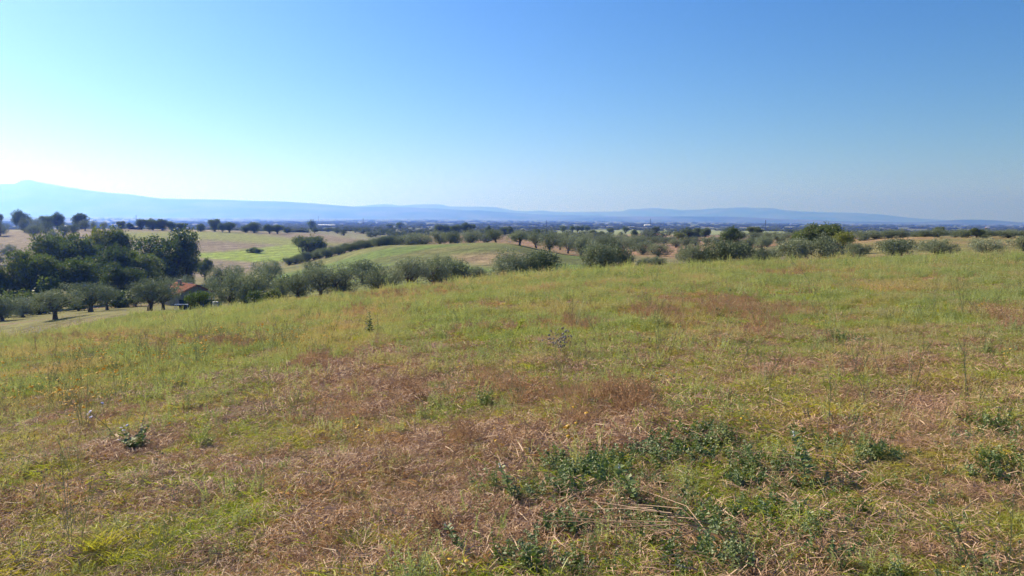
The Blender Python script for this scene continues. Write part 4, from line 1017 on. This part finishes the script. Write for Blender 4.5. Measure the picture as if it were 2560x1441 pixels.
    NM = {'straw': ('straw_litter', 'flattened pinkish dry straw lying over the bare soil'), 'tan': ('dry_grass', 'short dry tan grass tufts over the field'), 'mat': ('matted_grass', 'matted brown grass pressed flat'),
          'green': ('green_grass', 'fresh yellow-green grass patches'), 'gmat': ('creeping_grass', 'low creeping green grass'), 'blue': ('tall_weeds', 'feathery pale green weeds thick along the crest'),
          'dark': ('leafy_weeds', 'dark crinkled leafy weeds in patches at the lower right'), 'rust': ('seeding_weeds', 'rust-brown seed-headed dry weeds'), 'reed': ('brown_stalks', 'upright brown dry stalks in clumps'),
          'wire': ('wiry_weeds', 'thin green branching wiry weeds'), 'yhead': ('yellow_flowers', 'small orange-yellow flowers at the left')}
    for k, L_ in out_.items():
        if not L_: continue
        a, b_, c_ = (np.concatenate([q[i] for q in L_]) for i in range(3))

        gn_scatter(NM[k][0], a, b_, c_, RNG.integers(0, len(K[k]), len(a)), K[k], NM[k][1])

    # ---------------- single plants one can pick out
    RNG = np.random.default_rng(900)
    def plant(name, label, px_, py_, parts, h=1.0, rz=None, group=None, tilt=(0, 0)):
        x, y, z = ground_at(px_, py_)
        e = thing(name, label, 'plant', (x, y, z - .01), random.uniform(0, 6) if rz is None else rz, group)
        e.rotation_euler[0], e.rotation_euler[1] = tilt; e.scale = (h, h, h)
        for nm, mt, fn in parts:
            b = MB(); fn(b); obj(nm, b.mesh(nm, MAT[mt]), e)
        return e
    def stemf(h, w=.008, leanx=0.0): return lambda b: b.tube([(0, 0, -.02), (leanx * .3 * h, 0, h * .4), (leanx * h, 0, h)], [w, w * .8, w * .3], 5)
    def spire(h, leaf, lw, n, leanx=0.0, low=.15, topw=1.0):
        def f(b):
            for i in range(n):
                t = low + (1 - low) * i / n; P_ = np.array([[leanx * h * t**1.3, 0, h * t]]); a = i * 2.4
                o = np.array([[math.cos(a), math.sin(a), RNG.uniform(.1, .9)]]); o /= np.linalg.norm(o); L_ = leaf * RNG.uniform(.7, 1.2) * (1.1 - .6 * t * topw)
                sd = np.cross(o, [[0, 0, 1.]]) + RNG.normal(size=(1, 3)) * .25
                b.quads(np.stack([P_, P_ + o * L_ * .5 + sd * L_ * lw, P_ + o * L_ - [0, 0, L_ * .15], P_ + o * L_ * .5 - sd * L_ * lw], 1))
        return f
    plant('mullein_weed', 'single tall dark grey-green leafy weed left of centre on the slope', 925, 838, [('stem', 'stem', stemf(.62, .014)), ('leaves', 'dark', lambda b: leafy(b, 7, .4, .72, .10, .26, .07, .14, 26)), ('flowers', 'lilac', lambda b: heads(b, np.array([[RNG.normal() * .06, RNG.normal() * .06, RNG.uniform(.3, .7)] for _ in range(7)]), .012))], .85)
    plant('horseweed', 'bright green slender weed leaning right with a thick leafy tip', 1268, 888, [('stem', 'stem', stemf(.72, .009, .42)), ('leaves', 'green', lambda b: (spire(.74, .085, .17, 60, .42, .2, .4)(b), spire(.78, .10, .2, 60, .43, .72, .2)(b)))], .7, rz=0)
    plant('dry_thistle', 'dried purplish-grey thistle bush right of the bright leaning weed', 1405, 893, [('stem', 'rust', lambda b: twiggy(b, 9, .2, .42, .05, 5, .004)), ('seed_head', 'grey', lambda b: heads(b, twiggy(MB(), 10, .2, .42, .06, 6, .003) * [1.2, 1.2, 1], .018, 6, .9))], 1.0)
    plant('dead_stalk', 'dark dead spiky stalk near the left edge of the field', 92, 884, [('stem', 'rust', stemf(.62, .012, -.1)), ('seed_head', 'rust', spire(.62, .05, .3, 34, -.1, .25))], 1.0, rz=0)
    plant('dead_stalk', 'short dark dead stalk clump left of the greener patch', 402, 888, [('stem', 'rust', lambda b: blades(b, 14, .25, .42, .01, .06, .15)), ('seed_head', 'rust', lambda b: heads(b, np.array([[RNG.normal() * .05, RNG.normal() * .05, RNG.uniform(.25, .42)] for _ in range(18)]), .014, 5, 1.5))], 1.0)
    def chic(b): e = twiggy(b, 6, .25, .5, .05, 4, .004)
    plant('chicory', 'dark leafy chicory with pale lilac flowers at the lower left', 335, 1125, [('stem', 'stem', chic), ('leaves', 'dark', lambda b: leafy(b, 12, .1, .26, .085, .3, .1, .4, 12)), ('flowers', 'lilac', lambda b: heads(b, np.array([(-.02, -.1, .24), (-.1, -.05, .19), (-.14, 0, .22), (.02, -.14, .14)]), .015, 8, .3))], 1.0)
    plant('chicory', 'thin leaning chicory with lilac flowers left of the dark leafy one', 300, 1108, [('stem', 'stem', lambda b: (b.tube([(0, 0, 0), (-.1, 0, .14), (-.22, 0, .24)], [.003, .0025, .002], 5), b.tube([(-.1, 0, .14), (-.14, .03, .3)], [.002, .0015], 4))), ('leaves', 'blue', lambda b: leafy(b, 5, .08, .18, .06, .15, .08, .5, 10)), ('flowers', 'lilac', lambda b: heads(b, np.array([(-.22, 0, .25), (-.21, -.01, .21), (-.24, 0, .23), (-.14, .03, .31)]), .012, 8, .3))], 1.3, rz=0)
    for (a, c, s, lab) in ((1320, 1010, 1.15, 'big tan dry tussock in the middle of the field, left of two'), (1585, 1035, 1.1, 'rust-brown seeding tussock right of the big tan one'), (1465, 1062, .8, 'small brown tussock between the tan and the rust ones'), (1660, 885, .6, 'far little brown tussock on the middle slope'), (905, 790, .9, 'brown tussock above the tall dark weed'), (1100, 745, 1.0, 'reddish brown weed clump just under the crest')):
        plant('dry_tussock', lab, a, c, [('stalks', 'rust', lambda b: blades(b, 170, .12, .34, .005, .17, .5)), ('seed_head', 'tan', lambda b: heads(b, np.stack([RNG.normal(0, .13, 150), RNG.normal(0, .13, 150), RNG.uniform(.12, .30, 150)], 1), .008, 4, 1))], s)
    for (a, c, s, lab) in ((2110, 1052, 1.0, 'bright green fountain-like grass tussock on the right'), (1000, 1385, .7, 'bright green grass tuft at the bottom left of the leafy weeds'), (900, 1380, .65, 'narrow green grass tuft beside the bottom straw patch'), (245, 1385, .9, 'long-bladed green grass tuft at the bottom left'), (1015, 945, .5, 'little green tuft above the straw patch'), (1300, 1075, .6, 'green tuft at the edge of the middle straw patch'), (500, 1110, .8, 'feathery green tuft right of the chicory'), (2200, 1225, .6, 'low green grass tuft between the leafy weed patches')):
        plant('grass_tussock', lab, a, c, [('blades', 'green', lambda b: blades(b, 110, .12, .32, .008, .09, .55))], s)
    for (a, c, s, lab) in ((1215, 1015, .7, 'dark green bushy weed left of the big tan tussock'), (1060, 1050, .55, 'blue-green low weed on the straw patch'), (715, 1185, .4, 'tiny blue-green sprig low on the left straw'), (505, 1120, .7, 'pale green bushy weed beside the left straw patch'), (1230, 1240, .6, 'dark upright sprig above the lower straw')):
        plant('leafy_weed', lab, a, c, [('stem', 'stem', lambda b: blades(b, 8, .15, .3, .006, .06, .3)), ('leaves', 'dark' if 'dark' in lab else 'blue', lambda b: leafy(b, 16, .12, .34, .055, .2, .1, .3, 18))], s * 1.2)
    for (a, c, s, lab) in ((215, 1075, 1.2, 'tall branching yellow-flowered weed at the left'), (150, 1040, 1.0, 'yellow-flowered weed at the far left of the flower patch'), (300, 1015, .9, 'yellow-flowered weed above the chicory'), (440, 1000, .8, 'sparse yellow-flowered weed right of the flower patch'), (890, 1150, .7, 'small weed with two yellow heads above the centre straw'), (400, 1430, .6, 'bare forked green stem weed at the very bottom left'), (190, 1200, .7, 'thin upright wiry weed on the left straw')):
        def mk(fl):
            st = MB(); e = twiggy(st, 6, .3, .62, .05, 6, .0032)
            return st, e
        st, e = mk(1)
        pts = [('stem', 'stem', lambda b, st=st: b.add(np.concatenate(st.v), st.f))]
        if 'yellow' in lab: pts.append(('flowers', 'yellow', lambda b, e=e: heads(b, e[::2], .016, 7, .35)))
        else: pts.append(('leaves', 'blue', lambda b: leafy(b, 4, .05, .16, .05, .15, .05, .5, 8)))
        plant('wiry_weed', lab, a, c, pts, s)
    for (a, c, s, rz, lab) in ((2200, 1215, 1.0, 2.3, 'fan of long bent dry straws at the lower right'), (1850, 1395, 1.3, 2.8, 'sheaf of long orange straws at the bottom right'), (1180, 1190, 1.1, .6, 'long thin straws arching over the central straw patch'), (340, 950, .9, .5, 'pale long straws fallen beside the yellow flowers')):
        plant('straw_bundle', lab, a, c, [('stalks', 'straw', lambda b: [b.tube([(RNG.normal() * .1, RNG.normal() * .1, .02), (l * .5 * math.cos(q), l * .5 * math.sin(q), .12 * RNG.uniform(.3, 1)), (l * math.cos(q), l * math.sin(q), .03)], [.0022, .002, .001], 4) for l, q in [(RNG.uniform(.35, .8), RNG.normal(0, .45)) for _ in range(16)]])], s, rz=rz)
    for (a, c, s, lab) in ((1160, 1395, .6, 'dark green mint-like shoot lying across the bottom straw'), (1590, 1270, .9, 'upright leafy shoot in the bare gap of the dark weeds'), (1740, 1060, .0, ''), (2020, 1230, 1.0, 'leafy shoot with pale grey tip at the lower right'), (1290, 1270, .8, 'leafy shoot left of the dark weed patch')):
        if s: plant('leafy_shoot', lab, a, c, [('stem', 'stem', stemf(.3, .006, .5)), ('leaves', 'dark', spire(.32, .06, .4, 40, .5, .1, .3)), ('seed_head', 'wht', lambda b: heads(b, np.array([(.16, 0, .31), (.17, 0, .33)]), .008, 5, 1.5))], s)
